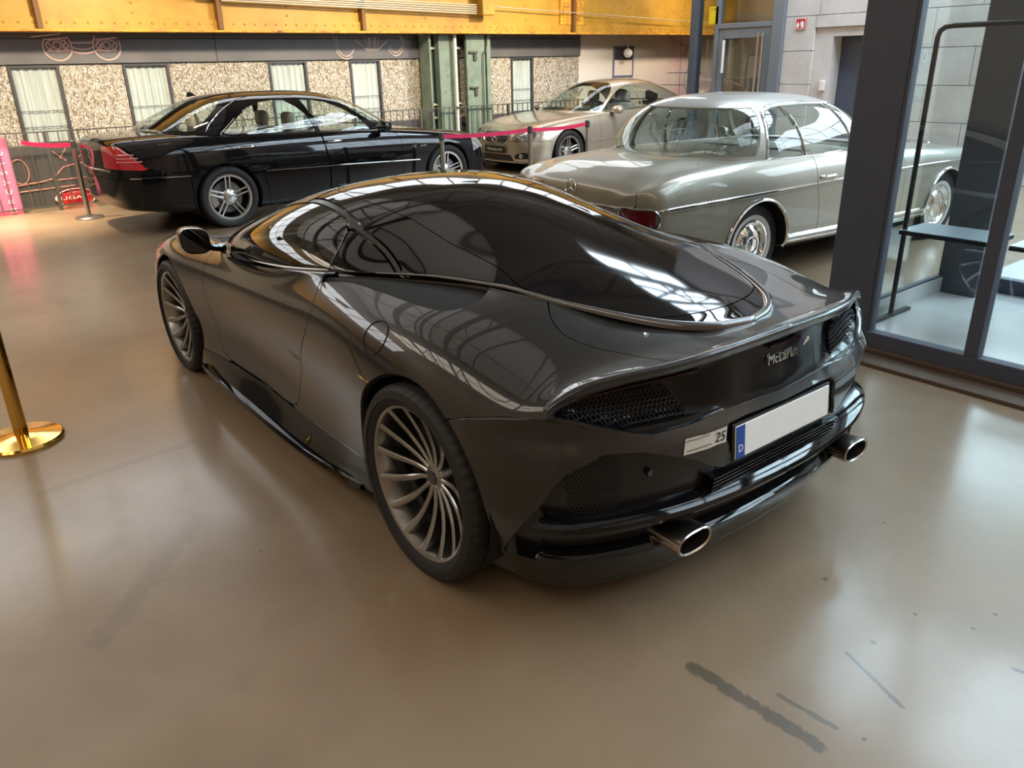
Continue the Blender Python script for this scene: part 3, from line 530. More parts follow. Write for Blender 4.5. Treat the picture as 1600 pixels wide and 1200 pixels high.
o = MB().box((9.965, 5.24, 1.18), (10.03, 5.31, 1.33), .006).build('intercom', 'wall_cream'); tag(o, 'small white intercom on the stone reveal beside the blue door', 'intercom')
o = MB().box((9.965, 5.665, 2.095), (9.983, 5.845, 2.25), .002).build('fire_sign', 'sign_red'); tag(o, 'red square fire extinguisher sign on the stone wall', 'sign')
b = MB(); b.box((9.960, 5.70, 2.115), (9.966, 5.745, 2.19)).box((9.960, 5.712, 2.19), (9.966, 5.733, 2.21)).tube([(9.963, 5.735, 2.20), (9.963, 5.76, 2.19), (9.963, 5.765, 2.15)], .005, 5); b.prism([(5.78, 2.12), (5.82, 2.12), (5.825, 2.15), (5.80, 2.20), (5.785, 2.16)], 'x', 9.960, 9.966); b.build('pictogram', 'white_ink', o)
b = MB(); [b.box(*q) for q in (((9.961, 5.667, 2.097), (9.966, 5.843, 2.103)), ((9.961, 5.667, 2.242), (9.966, 5.843, 2.248)), ((9.961, 5.667, 2.103), (9.966, 5.673, 2.242)), ((9.961, 5.837, 2.103), (9.966, 5.843, 2.242)))]; b.build('border', 'white_ink', o)
ent = tag(empty('door_2', (10, 6.8, 0)), kind='structure'); ep = lambda lo, hi, n, m, bv=.006: MB().box((lo[0] - 10, lo[1] - 6.8, lo[2]), (hi[0] - 10, hi[1] - 6.8, hi[2]), bv).build(n, m, ent)
ep((9.92, 6.05, 0), (10.08, 6.25, 4), 'jamb', 'frame_grey'); ep((9.94, 7.33, 0), (10.06, 7.42, 4), 'mullion', 'frame_grey'); ep((9.90, 7.80, 0), (10.10, 7.93, 4), 'post', 'steel_bluegrey'); ep((9.93, 6.25, 2.16), (10.07, 7.33, 2.24), 'transom', 'frame_grey')
ep((9.95, 6.26, .02), (10.03, 6.40, 2.15), 'leaf_stile', 'frame_grey'); ep((9.95, 7.22, .02), (10.03, 7.32, 2.15), 'leaf_stile', 'frame_grey'); ep((9.95, 6.40, 2.0), (10.03, 7.22, 2.15), 'leaf_rail', 'frame_grey'); ep((9.95, 6.40, .02), (10.03, 7.22, .2), 'leaf_rail', 'frame_grey')
ep((9.985, 6.40, .2), (9.992, 7.22, 2.0), 'pane', 'pane', 0); ep((9.985, 6.25, 2.24), (9.992, 7.33, 4), 'pane', 'pane', 0); ep((9.985, 7.42, .05), (9.992, 7.80, 4), 'pane', 'pane', 0)
for y in (6.47, 6.38): MB().tube([(-.12, y - 6.8, .5), (-.12, y - 6.8, 2.08)], .018, 10).build('pull_bar', 'steel_satin', ent)
MB().box((-.10, 7.17 - 6.8, 1.45), (-.06, 7.20 - 6.8, 1.98), .004).build('door_closer', 'white_ink', ent)
o = MB().box((9.94, 7.36, 2.24), (9.952, 7.56, 2.52), .002).build('notice', 'sign_yellow'); tag(o, 'yellow notice fixed to the grey glass entrance', 'sign'); text('notice_text', '+1:1 EO', .045, 'black_ink', o, frame((9.937, 7.46, 2.475), (0, -1, 0), (0, 0, 1)), .0005); text('notice_text', '--- ----', .03, 'black_ink', o, frame((9.937, 7.46, 2.265), (0, -1, 0), (0, 0, 1)), .0005)
o = MB().box((10.9, 6.3, 0), (11.3, 6.75, 2.2), .02).build('cabinet', 'steel_bluegrey'); tag(o, 'dark cabinet standing inside the grey glass entrance', 'cabinet')
o = MB().box((11.0, 7.35, 0), (11.4, 7.75, 1.35), .02).build('cabinet', 'wood_brown'); tag(o, 'brown cabinet behind the glass beside the entrance', 'cabinet')
# ---- glazed shop at the right: corner column, frames, panes, plinth
px0, px1, py0, py1 = 2.35, 2.46, .15, .44
o = MB().box((px0, py0, 0), (px1, py1, 7), .01).build('corner_column', 'post_dark'); tag(o, 'broad dark column at the corner of the glazed shop', 'column')
shop = tag(empty('window_7', (2.35, 0, 0)), kind='structure'); sb = lambda lo, hi, n, m, bv=.004: MB().box((lo[0] - 2.35, lo[1], lo[2]), (hi[0] - 2.35, hi[1], hi[2]), bv).build(n, m, shop)
sb((2.33, -3.2, .02), (2.41, .15, .14), 'bottom_frame', 'post_dark'); sb((2.33, -3.2, 3.0), (2.41, .15, 3.12), 'top_frame', 'post_dark'); sb((2.345, .130, .14), (2.39, .148, 3.0), 'stile', 'post_dark')
sb((2.33, -.49, .14), (2.41, -.417, 3.0), 'mullion', 'post_dark'); sb((2.37, -1.75, .14), (2.41, -1.66, 3.0), 'mullion', 'post_dark')
for y0, y1 in ((-.417, .130), (-1.66, -.49), (-3.2, -1.75)): sb((2.366, y0, .14), (2.374, y1, 3.0), 'pane', 'pane', 0)
struct('trim_1', MB().box((2.13, -3.2, 0), (2.335, .16, .022), .004), 'channel_brown'); struct('trim_2', MB().box((2.30, -3.2, .022), (2.335, .16, .05), .004), 'channel_brown')
w8 = tag(empty('window_8', (3.3, .47, 0)), kind='structure'); eb = lambda lo, hi, n, m, bv=.004: MB().box((lo[0] - 3.3, lo[1] - .47, lo[2]), (hi[0] - 3.3, hi[1] - .47, hi[2]), bv).build(n, m, w8)
eb((2.46, .44, .0), (3.98, .50, .125), 'sill', 'box_floor'); eb((2.46, .45, .125), (3.98, .49, .14), 'bottom_frame', 'post_dark'); eb((2.46, .45, 3.0), (3.98, .49, 3.1), 'top_frame', 'post_dark'); eb((2.46, .45, .14), (2.50, .49, 3.0), 'stile', 'frame_dark'); eb((2.50, .466, .14), (3.98, .472, 3.0), 'pane', 'pane', 0)
struct('shop_floor', MB().box((2.41, -3.2, .0), (6.0, .44, .012)), 'box_floor')
o = MB().box((3.98, .2, 0), (4.42, .48, 3.1), .008).build('shop_pillar', 'steel_bluegrey'); tag(o, 'wide blue grey pillar inside the glazed shop', 'column')
w9 = tag(empty('window_9', (4.3, -1.4, 0)), kind='structure'); nb = lambda lo, hi, n, m, bv=.004: MB().box((lo[0] - 4.3, lo[1] + 1.4, lo[2]), (hi[0] - 4.3, hi[1] + 1.4, hi[2]), bv).build(n, m, w9)
nb((4.26, -3.2, 0), (4.34, .2, .12), 'bottom_frame', 'post_dark'); nb((4.26, -3.2, 3.0), (4.34, .2, 3.1), 'top_frame', 'post_dark'); nb((4.26, -.5, .12), (4.34, -.42, 3.0), 'mullion', 'post_dark'); nb((4.297, -3.2, .12), (4.303, -.5, 3.0), 'pane', 'pane', 0); nb((4.297, -.42, .12), (4.303, .2, 3.0), 'pane', 'pane', 0)
# display frame of bent black tube with two perforated shelves
df = empty('display_stand', (3.12, 0, 0), 0, 'black tube clothes stand with perforated metal shelves inside the glazed shop', 'stand')
MB().tube([(0, .385, .03)] + [(0, .385, z) for z in np.linspace(.2, 1.78, 6)] + [tuple(q) for q in [(0, .375, 1.815), (0, .345, 1.835)]] + [(0, y, 1.84) for y in np.linspace(.30, -1.2, 8)] + [(0, -1.235, 1.835), (0, -1.26, 1.8)] + [(0, -1.26, z) for z in np.linspace(1.7, .03, 5)], .016, 10).build('tube_frame', 'black_satin', df)
for y in (.385, -1.26): MB().box((-.22, y - .02, 0), (.25, y + .02, .035), .006).build('foot', 'black_satin', df)
for y0, y1 in ((-.16, .40), (-.95, -.27)):
    s = MB().box((-.05, y0, .585), (.32, y1, .612), .003).build('shelf', 'black_satin', df); b = MB(); nx, ny = 16, int((y1 - y0) / .022)
    # perforated sheet: strips with real holes
    dx, dy = .37 / nx, (y1 - y0) / ny
    for i in range(nx):
        for j in range(ny):
            cx_, cy_ = -.05 + dx * (i + .5), y0 + dy * (j + .5); q = 8; o_ = [(cx_ + sx * dx / 2, cy_ + sy * dy / 2, .616) for sx, sy in ((-1, -1), (1, -1), (1, 1), (-1, 1))]; h = [(cx_ + .0065 * math.cos(2 * math.pi * (k_ + .5) / q - math.pi * 3 / 4 - math.pi / q), cy_ + .0065 * math.sin(2 * math.pi * (k_ + .5) / q - math.pi * 3 / 4 - math.pi / q), .616) for k_ in range(q)]
            b.add(o_ + h, [(0, 1, 6, 5, 4), (1, 2, 8, 7, 6), (2, 3, 10, 9, 8), (3, 0, 4, 11, 10)])
    b.build('perforated_sheet', 'perforated', s)
# lettering on the shop glass
for t_, s_, z_, y_ in (('O', .10, 1.675, .085), ('L.', .07, 1.60, .09), ('ment', .05, 1.44, .10)):
    pass
gl = MB().box((3.02, .462, 1.40), (3.27, .4645, 1.75)).build('glass_lettering', 'pane'); tag(gl, 'white lettering stuck on the shop glass behind the display stand', 'lettering')
for t_, s_, x_, z_ in (('O', .105, 3.15, 1.67), ('L.', .06, 3.115, 1.595), ('ment', .05, 3.12, 1.44)): text('letters', t_, s_, 'white_ink', gl, frame((x_, .459, z_), (1, 0, 0), (0, 0, 1)), .0005)
o = MB().box((3.55, -1.15, .012), (4.15, -.55, .75), .02).box((3.53, -1.17, .75), (4.17, -.53, .785), .006).build('shop_counter', 'steel_bluegrey'); tag(o, 'low dark counter inside the glazed shop', 'counter')
# ---- barrier posts and belts
def barrier(x, y, h, label, m='steel_satin', rb=.165, rp=.027, head='rail_metal', group=None):
    p = empty('barrier_post', (x, y, 0), 0, label, 'post', group)
    MB().lathe([(0, .0), (rb, 0), (rb, .012), (rb - .01, .022), (rb * .5, .032), (rp + .012, .04), (0, .04)], 40).build('base', m, p); MB().lathe([(rp, .035), (rp, h - .09)], 24).build('pole', m, p); MB().lathe([(rp + .003, h - .09), (rp + .005, h - .085), (rp + .005, h - .005), (rp, h), (0, h)], 24).build('head', head, p); return p
barrier(3.19, 5.98, .95, 'slim steel barrier post before the black saloon front wheel'); barrier(4.457, 5.876, .95, 'slim steel barrier post before the silver coupe headlights'); barrier(5.59, 6.02, .95, 'slim steel barrier post before the silver coupe door'); barrier(-.167, 8.95, .93, 'steel barrier post at the tail of the black saloon')
barrier(-1.8866, 2.2021, 1.0, 'shiny brass barrier post on round base at the left edge', 'brass', .185, .032, 'brass')
def belt(p, q, label, sag=.02):
    n = 14; b = MB(); d = np.array(q) - np.array(p); nn = np.array([-d[1], d[0], 0]); nn = nn / np.linalg.norm(nn) * .0012; vs = []
    for i in range(n + 1):
        t = i / n; c = np.array(p) + d * t; c[2] -= sag * 4 * t * (1 - t)
        vs += [c + nn + (0, 0, .024), c - nn + (0, 0, .024), c - nn - (0, 0, .024), c + nn - (0, 0, .024)]
    fs = [(0, 1, 2, 3), tuple(4 * n + k for k in range(4))] + [(4 * i + k, 4 * i + (k + 1) % 4, 4 * i + 4 + (k + 1) % 4, 4 * i + 4 + k) for i in range(n) for k in range(4)]
    tag(b.add(vs, fs).build('barrier_belt', 'belt_red'), label, 'belt')
belt((3.22, 5.98, .905), (4.43, 5.878, .905), 'red belt stretched before the black saloon nose and the silver coupe grille'); belt((4.487, 5.878, .905), (5.56, 6.018, .905), 'red belt stretched before the silver coupe front wheel'); belt((-.20, 8.955, .885), (-.62, 9.62, .90), 'red belt running to the railing left of the black saloon')
# ---- hall shell, skylights, trusses, lamps (mostly out of view; they light the place and are mirrored in the paint)
struct('wall_left', MB().box((HX0 - .2, HY0, -.1), (HX0, 11.2, HZ)), 'hall_wall'); struct('wall_front', MB().box((HX0, HY0 - .2, -.1), (10.05, HY0, HZ)), 'hall_brick'); struct('wall_far', MB().box((HX1, 6.0, -.1), (HX1 + .2, 11.2, HZ)), 'hall_wall'); struct('wall_upper', MB().box((HX0, 10.66, 2.6), (HX1, 10.8, HZ)), 'hall_wall')
struct('wall_lobby', MB().box((10.35, 5.9, -.1), (HX1, 6.0, HZ)), 'hall_wall')
SKY = [(-7.8, -5.2, HY0, 11.2, 'sky_warm'), (-3.4, 2.4, HY0, 11.2, 'sky_fill'), (2.9, 6.3, HY0, -.4, 'shop_fill'), (6.8, 9.7, HY0, 6.0, 'sky_pane')]  # centre strip added as soft ambient fill, strip over the shop added to brighten it
ceil = tag(empty('ceiling', (0, 0, HZ)), kind='structure'); cbay = lambda x0, x1, y0, y1: MB().box((x0, y0, 0), (x1, y1, .15)).build('ceiling_bay', 'ceiling_dark', ceil)
for a, c in ((HX0, -7.8), (-5.2, -3.4), (2.4, 2.9), (6.3, 6.8), (9.7, HX1)): cbay(a, c, HY0, 11.2)
cbay(2.9, 6.3, -.4, 11.2); cbay(6.8, 9.7, 6.0, 11.2)
pn = 20
for (a, c, y0_, y1_, sm) in SKY:
    wk = tag(empty('window_%d' % (pn), ((a + c) / 2, 0, HZ + .12)), kind='structure'); pn += 1; w_ = (c - a) / 2; ny = round((y1_ - y0_) / 1.15); st_ = (y1_ - y0_) / ny; ys = y0_ + st_ * np.arange(ny)
    q4 = lambda x0, x1: MB().add([(x0, 0, 0), (x1, 0, 0), (x1, st_ - .06, 0), (x0, st_ - .06, 0)], [(0, 3, 2, 1)]).mesh('pane'); me = q4(-w_, 0); m2 = q4(0, w_)
    for y in ys: link('pane', me, sm, wk, (-.03, float(y) + .03, 0)); link('pane', m2, sm, wk, (.03, float(y) + .03, 0))
    mb = MB().box((-w_, -.03, -.06), (w_, .03, .04)).mesh('glazing_bar')
    for y in ys: link('glazing_bar', mb, 'truss_steel', wk, (0, float(y), 0))
    MB().box((-.03, y0_, -.08), (.03, y1_, .04)).build('ridge_bar', 'truss_steel', wk)
wk = tag(empty('window_30', (0, 10.63, 0)), kind='structure'); q5 = lambda z0, z1: MB().add([(0, 0, z0), (1.02, 0, z0), (1.02, 0, z1), (0, 0, z1)], [(0, 1, 2, 3)]).mesh('pane'); me = q5(4.3, 5.05); m2 = q5(5.11, 5.85)
for x in np.arange(-8.2, 13.0, 1.12): link('pane', me, 'clerestory', wk, (float(x), 0, 0)); link('pane', m2, 'clerestory', wk, (float(x), 0, 0))
wk = tag(empty('window_31', (9.975, 0, 0)), kind='structure'); q6 = lambda z0, z1: MB().add([(0, 0, z0), (0, 1.06, z0), (0, 1.06, z1), (0, 0, z1)], [(0, 3, 2, 1)]).mesh('pane'); me = q6(2.5, 3.5); m2 = q6(3.56, 4.7)  # glowing panes added on the stone so the floor mirrors bluish light
for y in np.arange(-6.4, 2.4, 1.12): link('pane', me, 'facade_fill', wk, (0, float(y), 0)); link('pane', m2, 'facade_fill', wk, (0, float(y), 0))
for i, y in enumerate(np.arange(-8, 10, 3.0)):
    t = empty('roof_truss', (0, float(y), 5.6), 0, 'brown steel roof truss, %s from the wall behind the camera' % ('first', 'second', 'third', 'fourth', 'fifth', 'sixth')[i], 'truss', 'roof trusses'); MB().box((HX0, -.07, 0), (10, .07, .12)).build('bottom_chord', 'truss_steel', t); MB().box((HX0, -.07, 1.15), (10, .07, 1.27)).build('top_chord', 'truss_steel', t)
    for x in np.arange(HX0, 10, 1.6): MB().tube([(float(x), 0, .06), (float(x) + .8, 0, 1.2), (float(x) + 1.6, 0, .06)], .035, 6).build('web_bar', 'truss_steel', t)
LAMPS = [(-2.6, 6.7, 3.5), (.8, 6.7, 3.5), (4.2, 6.7, 3.5), (7.6, 6.7, 3.5), (11.6, 8.0, 3.6), (-1.1, 9.15, 3.5)]  # unseen; the tilted five are added to brighten the back wall
for i, (x, y, z) in enumerate(LAMPS):
    t = empty('unseen_lamp', (x, y, z), 0, 'unseen round lamp added before the back wall, %s from the left' % ('first', 'second', 'third', 'fourth', 'fifth', 'straight down, nearest')[i], 'lamp', 'unseen added lamps'); MB().lathe([(.05, .35), (.06, .25), (.22, .05), (.24, .0), (.22, .0), (.20, .05), (.05, .22)], 28).build('shade', 'black_satin', t); MB().lathe([(0, .03), (.19, .03)], 28).build('bulb', 'lamp_glow', t); MB().tube([(0, 0, .35), (0, 1.0, 1.6)], .008, 6).build('cord', 'black_satin', t)
    l = bpy.data.lights.new('lamp', 'AREA'); l.shape = 'DISK'; l.size = .36; l.energy = LAMP_W[i]; l.color = (1, .80, .55); l.spread = R(95) if i < 5 else R(60); lo = bpy.data.objects.new('lamp_light', l); COL.objects.link(lo); lo.parent = t; lo.location = (0, 0, .0); t.rotation_euler = (R(58) if i < 5 else 0, 0, 0)
# ------------------------------------------------------------------ the grey sports coupe: surfaces (x right, y forward, z up, origin under the rear axle)
GT_WB = tab([(2.46, .0), (2.44, .20), (2.38, .44), (2.25, .66), (2.05, .785), (1.8, .832), (1.5, .845), (1.2, .828), (.9, .782), (.6, .69), (.35, .602), (.07, .518), (-.14, .443), (-.28, .38), (-.43, .292), (-.52, .214), (-.58, .115), (-.605, 0)])
GT_ZB = tab([(2.46, .80), (2.1, .815), (1.8, .825), (1.5, .845), (1.2, .87), (.9, .905), (.6, .94), (.3, .962), (.06, .966), (-.14, .943), (-.28, .927), (-.43, .908), (-.605, .889)])
GT_ZC = tab([(2.46, .80), (2.3, .885), (2.1, .978), (1.9, 1.06), (1.7, 1.125), (1.5, 1.172), (1.3, 1.2), (1.1, 1.209), (.9, 1.2), (.7, 1.174), (.5, 1.134), (.3, 1.087), (.1, 1.04), (-.1, .996), (-.3, .954), (-.45, .923), (-.55, .9), (-.605, .889)])
def gt_canopy(nu=150, nv=56):
    s = np.linspace(0, 1, nu); y0, y1 = 2.46, -.605
    k = .5 - .5 * np.cos(np.pi * s); k = .55 * k + .45 * s; y = y0 + (y1 - y0) * k
    ph = np.linspace(0, np.pi / 2, nv); w, zb, zc = GT_WB(y), GT_ZB(y), GT_ZC(y)
    kk = np.interp(y, [.55, 1.6], [1, 0.0])[:, None]
    kk = kk * kk * (3 - 2 * kk)
    c, q = np.cos(ph)[None] , np.sin(ph)[None]
    xx = c ** .88; zz = (1 - kk) * q ** .92 + kk * (1 - c ** 1.9)
    G = np.zeros((nu, nv, 3)); G[..., 0] = -w[:, None] * xx; G[..., 0][:, -1] = 0; G[..., 1] = y[:, None]; G[..., 2] = zb[:, None] + (zc - zb)[:, None] * zz
    return G
GT_ROWS = [  # y: centre z, then (x,z) of 7 points from inner deck to sill
    (3.74, .36, [(.33, .36), (.50, .355), (.59, .345), (.64, .325), (.66, .28), (.65, .22), (.62, .17)]),
    (3.60, .47, [(.37, .475), (.56, .48), (.66, .475), (.725, .445), (.755, .37), (.755, .25), (.73, .15)]),
    (3.35, .58, [(.40, .59), (.62, .615), (.74, .625), (.815, .585), (.855, .475), (.855, .30), (.83, .14)]),
    (3.02, .67, [(.42, .685), (.65, .72), (.785, .75), (.875, .71), (.922, .58), (.92, .37), (.89, .13)]),
    (2.675, .74, [(.42, .75), (.66, .78), (.79, .812), (.897, .772), (.955, .635), (.948, .40), (.91, .13)]),
    (2.30, .79, [(.42, .79), (.70, .80), (.80, .82), (.886, .78), (.94, .645), (.925, .40), (.93, .13)]),
    (1.90, .80, [(.42, .80), (.815, .822), (.85, .828), (.874, .785), (.922, .675), (.884, .42), (.945, .14)]),
    (1.40, .80, [(.42, .80), (.846, .848), (.872, .846), (.880, .80), (.922, .695), (.866, .44), (.95, .15)]),
    (0.95, .82, [(.42, .82), (.80, .90), (.848, .89), (.876, .84), (.928, .72), (.888, .46), (.955, .16)]),
    (0.60, .85, [(.40, .85), (.695, .94), (.815, .908), (.887, .855), (.944, .72), (.922, .48), (.95, .165)]),
    (0.30, .87, [(.38, .88), (.59, .955), (.80, .912), (.897, .85), (.962, .71), (.955, .50), (.94, .17)]),
    (0.00, .87, [(.34, .91), (.505, .955), (.79, .905), (.897, .837), (.966, .69), (.963, .48), (.93, .18)]),
    (-.25, .875, [(.27, .91), (.42, .92), (.78, .866), (.882, .805), (.952, .675), (.948, .47), (.915, .18)]),
    (-.43, .872, [(.22, .884), (.38, .886), (.76, .826), (.855, .772), (.915, .665), (.91, .47), (.88, .19)]),
]
GT_TAIL = [(0, -.76, .905), (.25, -.74, .893), (.44, -.70, .876), (.70, -.60, .848), (.815, -.553, .797), (.862, -.568, .67), (.87, -.575, .47), (.85, -.57, .19)]
def gt_body(nu=170, nv=90):
    C = [[(0, y, zc)] + [(-x, y, z) for x, z in pts] for y, zc, pts in GT_ROWS]
    a = np.array(C[-1]); b = np.array([(-x, y, z) for x, y, z in GT_TAIL])
    mid = a * .45 + b * .55; mid[:4, 2] -= .008; C.append(mid); C.append(b)
    return loft(C, nu, nv, 6)
# rear bumper: plan curve wrapped round the tail, then profile offsets by height
GT_PLAN = smooth_loop([(.953, -.20), (.946, -.33), (.918, -.45), (.868, -.55), (.77, -.645), (.62, -.715), (.44, -.765), (.22, -.793), (0, -.80)], 14, False)
def gt_plan(n=110):
    P = GT_PLAN; d = np.concatenate([[0], np.cumsum(np.linalg.norm(np.diff(P, axis=0), axis=1))]); q = np.linspace(0, d[-1], n); P = np.stack([np.interp(q, d, P[:, 0]), np.interp(q, d, P[:, 1])], 1)
    t = np.gradient(P, axis=0); nrm = np.stack([-t[:, 1], t[:, 0]], 1); nrm /= np.linalg.norm(nrm, axis=1, keepdims=True); nrm = np.where((nrm * (P - [.3, 0])).sum(1, keepdims=True) < 0, -nrm, nrm); nrm[-1] = (0, -1)
    return P, nrm
GT_BTOP = tab([(0, .688), (.2, .692), (.30, .692), (.42, .682), (.56, .68), (.69, .712), (.79, .745), (.84, .757), (.875, .75), (.91, .735), (.935, .705), (.953, .665)])
def gt_bumper(n=110, nv=40, prof=None, ztop=None, zbot=.15, ext=0):
    P, N = gt_plan(n); zt = np.where(P[:, 1] > -.545, np.interp(-P[:, 1], [.2, .30, .42, .55], [.668, .705, .735, .757]), GT_BTOP(np.minimum(P[:, 0], .84))) if ztop is None else np.full(n, ztop); v = np.linspace(0, 1, nv)
    if prof is None: prof = tab([(.80, -.045), (.70, -.04), (.64, -.012), (.57, .0), (.48, .0), (.38, -.012), (.28, -.04), (.15, -.085)])
    z = zt[:, None] * (1 - v) + zbot * v; o = prof(z.ravel()).reshape(z.shape); o = np.where(z > .57, o * np.clip(.12 + -N[:, 1:2] * 1.05, .12, 1), o)
    G = np.zeros((n, nv, 3)); G[..., 0] = -(P[:, 0, None] + N[:, 0, None] * o); G[..., 1] = P[:, 1, None] + N[:, 1, None] * o; G[..., 2] = z; G[-1, :, 0] = 0
    return G
def build_gt():
    car = empty('sports_coupe', (0, 0, 0), 0, 'dark grey low sports coupe with black glass tail, parked nearest the camera', 'car')
    left = lambda V: np.array([-1, 0, .6])
    can = S.grid(gt_canopy(), lambda V: np.stack([V[:, 0], 0 * V[:, 0], V[:, 2] - .7], 1), True)
    bod = S.grid(gt_body(), lambda V: np.stack([V[:, 0], 0 * V[:, 0], V[:, 2] - .3], 1), True)
    ctr = lambda V: np.abs(V[:, 0]) < 1e-4
    g = .0025
    # ---- canopy
    yz = can.V[:, 1:3]; xy = can.V[:, :2]
    door_gl = smooth_loop([(2.09, .83), (1.97, .915), (1.80, 1.005), (1.62, 1.065), (1.40, 1.105), (1.22, 1.102), (1.08, 1.085), (.99, 1.062), (.935, 1.02), (.895, .96), (.87, .89), (.86, .80), (1.4, .74), (1.9, .76)], 6)
    quart = [(.955, 1.055), (.86, 1.036), (.76, 1.015), (.674, .993), (.59, .968), (.525, .948), (.50, .90), (.86, .82), (.885, .95), (.915, 1.005)]
    def F(c):
        P = c.V; yz = P[:, 1:3]; xy = P[:, :2]
        d = {'dg': sdpoly(yz, door_gl), 'qg': sdpoly(yz, quart)}
        d['rail'] = X_(U(d['dg'], d['qg'], sdpoly(yz, [(1.0, 1.07), (.90, 1.045), (.87, .82), (.92, .82)])) - .014, P[:, 1] - 1.62)
        split = np.interp(-P[:, 1], [-1.30, -1.1, -.932, -.749, -.455, -.139, .102, .3], [1.147, 1.138, 1.123, 1.10, 1.043, .994, .948, .91]) - P[:, 2]
        d['cp'] = -X_(-split, np.zeros_like(split) - 9)      # >0 below the line
        d['cp'] = -split
        d['tail'] = P[:, 1] - (.60 + .80 * P[:, 0] ** 2)
        d['ws'] = -(P[:, 1] - (1.66 - .22 * P[:, 0] ** 2 / .25 * .25))
        return d
    def piece(conds, name, m, both=True, lip=.008, off=0):
        c = can
        for f in conds: c = c.clip(f(F(c)))
        if off: c = c.offset(off)
        if not len(c.T): return []
        if both: return [c.both().build(name, m, car, lip, ctr)]
        return [c.build(name, m, car, lip, ctr), c.mirror().build(name, m, car, lip, ctr)]
    piece([lambda d: d['dg'] + g], 'side_window', 'tinted_glass', False)
    piece([lambda d: d['qg'] + g, lambda d: -d['dg'] + g], 'quarter_window', 'dark_glass', False)
    piece([lambda d: d['rail'] + g, lambda d: -U(d['dg'], d['qg']) + g], 'window_rail', 'rail_dark', False)
    out = lambda d: -U(d['rail'], d['dg'], d['qg']) + g
    piece([out, lambda d: d['ws'] + g], 'windscreen', 'tinted_glass')
    piece([out, lambda d: -d['ws'] + g, lambda d: d['cp'] + .0007, lambda d: -d['tail'] + .016], 'roof_panel', 'black_gloss')
    piece([out, lambda d: d['cp'] + .0007, lambda d: d['tail'] + .016], 'rear_window', 'dark_glass')
    piece([out, lambda d: -d['ws'] + g, lambda d: -d['cp'] + .0007], 'rear_pillar', 'black_gloss', False)
    c = can.clip(np.abs(F(can)['tail']) - .03); c = c.clip(F(c)['cp'] - .01).offset(-.008); c.both().build('tailgate_seal', 'black_matte', car, 0)
    # A pillars in body colour
    c = can; Pf = lambda c: X_(sdpoly(c.V[:, 1:3], door_gl) - .05, -(c.V[:, 1] - 1.45))
    c = c.clip(Pf(c)); c = c.clip(-sdpoly(c.V[:, 1:3], door_gl) + g).offset(.003)
    for q in (c, c.mirror()): q.build('windscreen_pillar', 'sports_paint', car, .012, ctr)
    # bright bead that runs round the foot of the rear window
    y = np.concatenate([np.linspace(.62, -.45, 40), -.45 - .155 * np.sin(np.linspace(0, np.pi / 2, 16))[1:]]); w = GT_WB(y); z = GT_ZB(y)
    wd = np.interp(y, [-.50, -.2, .1, .62], [.030, .018, .010, .004]); t_ = np.stack([-np.gradient(w), -np.gradient(y)], 1) * -1; nn = np.stack([-t_[:, 1], t_[:, 0]], 1); nn /= np.linalg.norm(nn, axis=1, keepdims=True) + 1e-9; nn = np.where(nn[:, :1] < 0, -nn, nn); nn[-1] = (0, -1)
    G = np.stack([np.stack([-(w + nn[:, 0] * wd * f), y + nn[:, 1] * wd * f, z + h * wd / .03], 1) for f, h in ((-.25, -.006), (0, .008), (.35, .0125), (.75, .008), (1.0, -.012))], 1); G[-1, :, 0] = 0
    S.grid(loft(G, 110, 14), lambda V: np.stack([0 * V[:, 0], 0 * V[:, 0], 1 + 0 * V[:, 0]], 1), True).both().build('window_bead', 'sports_bead', car, 0)
    for sx in (-1, 1):
        yy = np.linspace(1.62, .87, 24); MB().tube([(sx * (GT_WB(q) + .004), q, GT_ZB(q) + .008) for q in yy], [.002 + .0045 * math.sin(math.pi * i / 23) ** .5 for i in range(24)], 8).build('belt_trim', 'steel_satin', car)
    # ---- body
    arch_r = lambda P: np.hypot(P[:, 1], P[:, 2] - .36) - .386
    arch_f = lambda P: np.hypot(P[:, 1] - 2.675, P[:, 2] - .338) - .362
    door = smooth_loop([(2.06, .86), (2.10, .62), (2.06, .40), (1.98, .27), (1.5, .262), (1.12, .268), (1.075, .38), (.99, .525), (.83, .69), (.785, .80), (.83, .905), (.87, .97), (1.3, 1.0), (1.8, 1.0)], 6)
    hood = smooth_loop([(-.66, 2.35), (-.70, 2.75), (-.62, 3.2), (-.50, 3.52), (0, 3.62), (.5, 3.5), (.5, 2.2), (0, 2.2), (-.4, 2.2)], 5)
    lid = smooth_loop([(-.40, -.04), (-.46, -.13), (-.528, -.225), (-.556, -.32), (-.535, -.42), (-.505, -.50), (-.462, -.66), (-.40, -.80), (.2, -.85), (.3, -.4), (.2, .1), (-.2, .05)], 6)
    duct = smooth_loop([(-.845, .86), (-.80, .62), (-.785, .40), (-.775, .18), (-.745, .055), (-.66, .02), (-.575, .06), (-.53, .12), (-.56, .30), (-.62, .48), (-.72, .75)], 6)
    gap = lambda P: P[:, 2] - np.interp(-P[:, 1], [.2, .30, .42, .55, .62], [.668, .705, .735, .757, .757])      # >0 above the bumper joint
    def D(c):
        P = c.V; d = {}
        d['door'] = X_(sdpoly(P[:, 1:3], door), -np.abs(P[:, 0]) + .7)
        d['hood'] = sdpoly(P[:, :2], hood); d['lid'] = sdpoly(P[:, :2], lid); d['duct'] = X_(sdpoly(P[:, :2], duct), -(P[:, 2] - .84))
        d['arch'] = X_(U(arch_r(P), arch_f(P)), -np.abs(P[:, 0]) + .6); d['sill'] = X_(P[:, 2] - np.interp(P[:, 1], [.3, 1.1, 2.0, 2.4], [.30, .255, .245, .23]), P[:, 1] - 2.6, -P[:, 1] + .1)
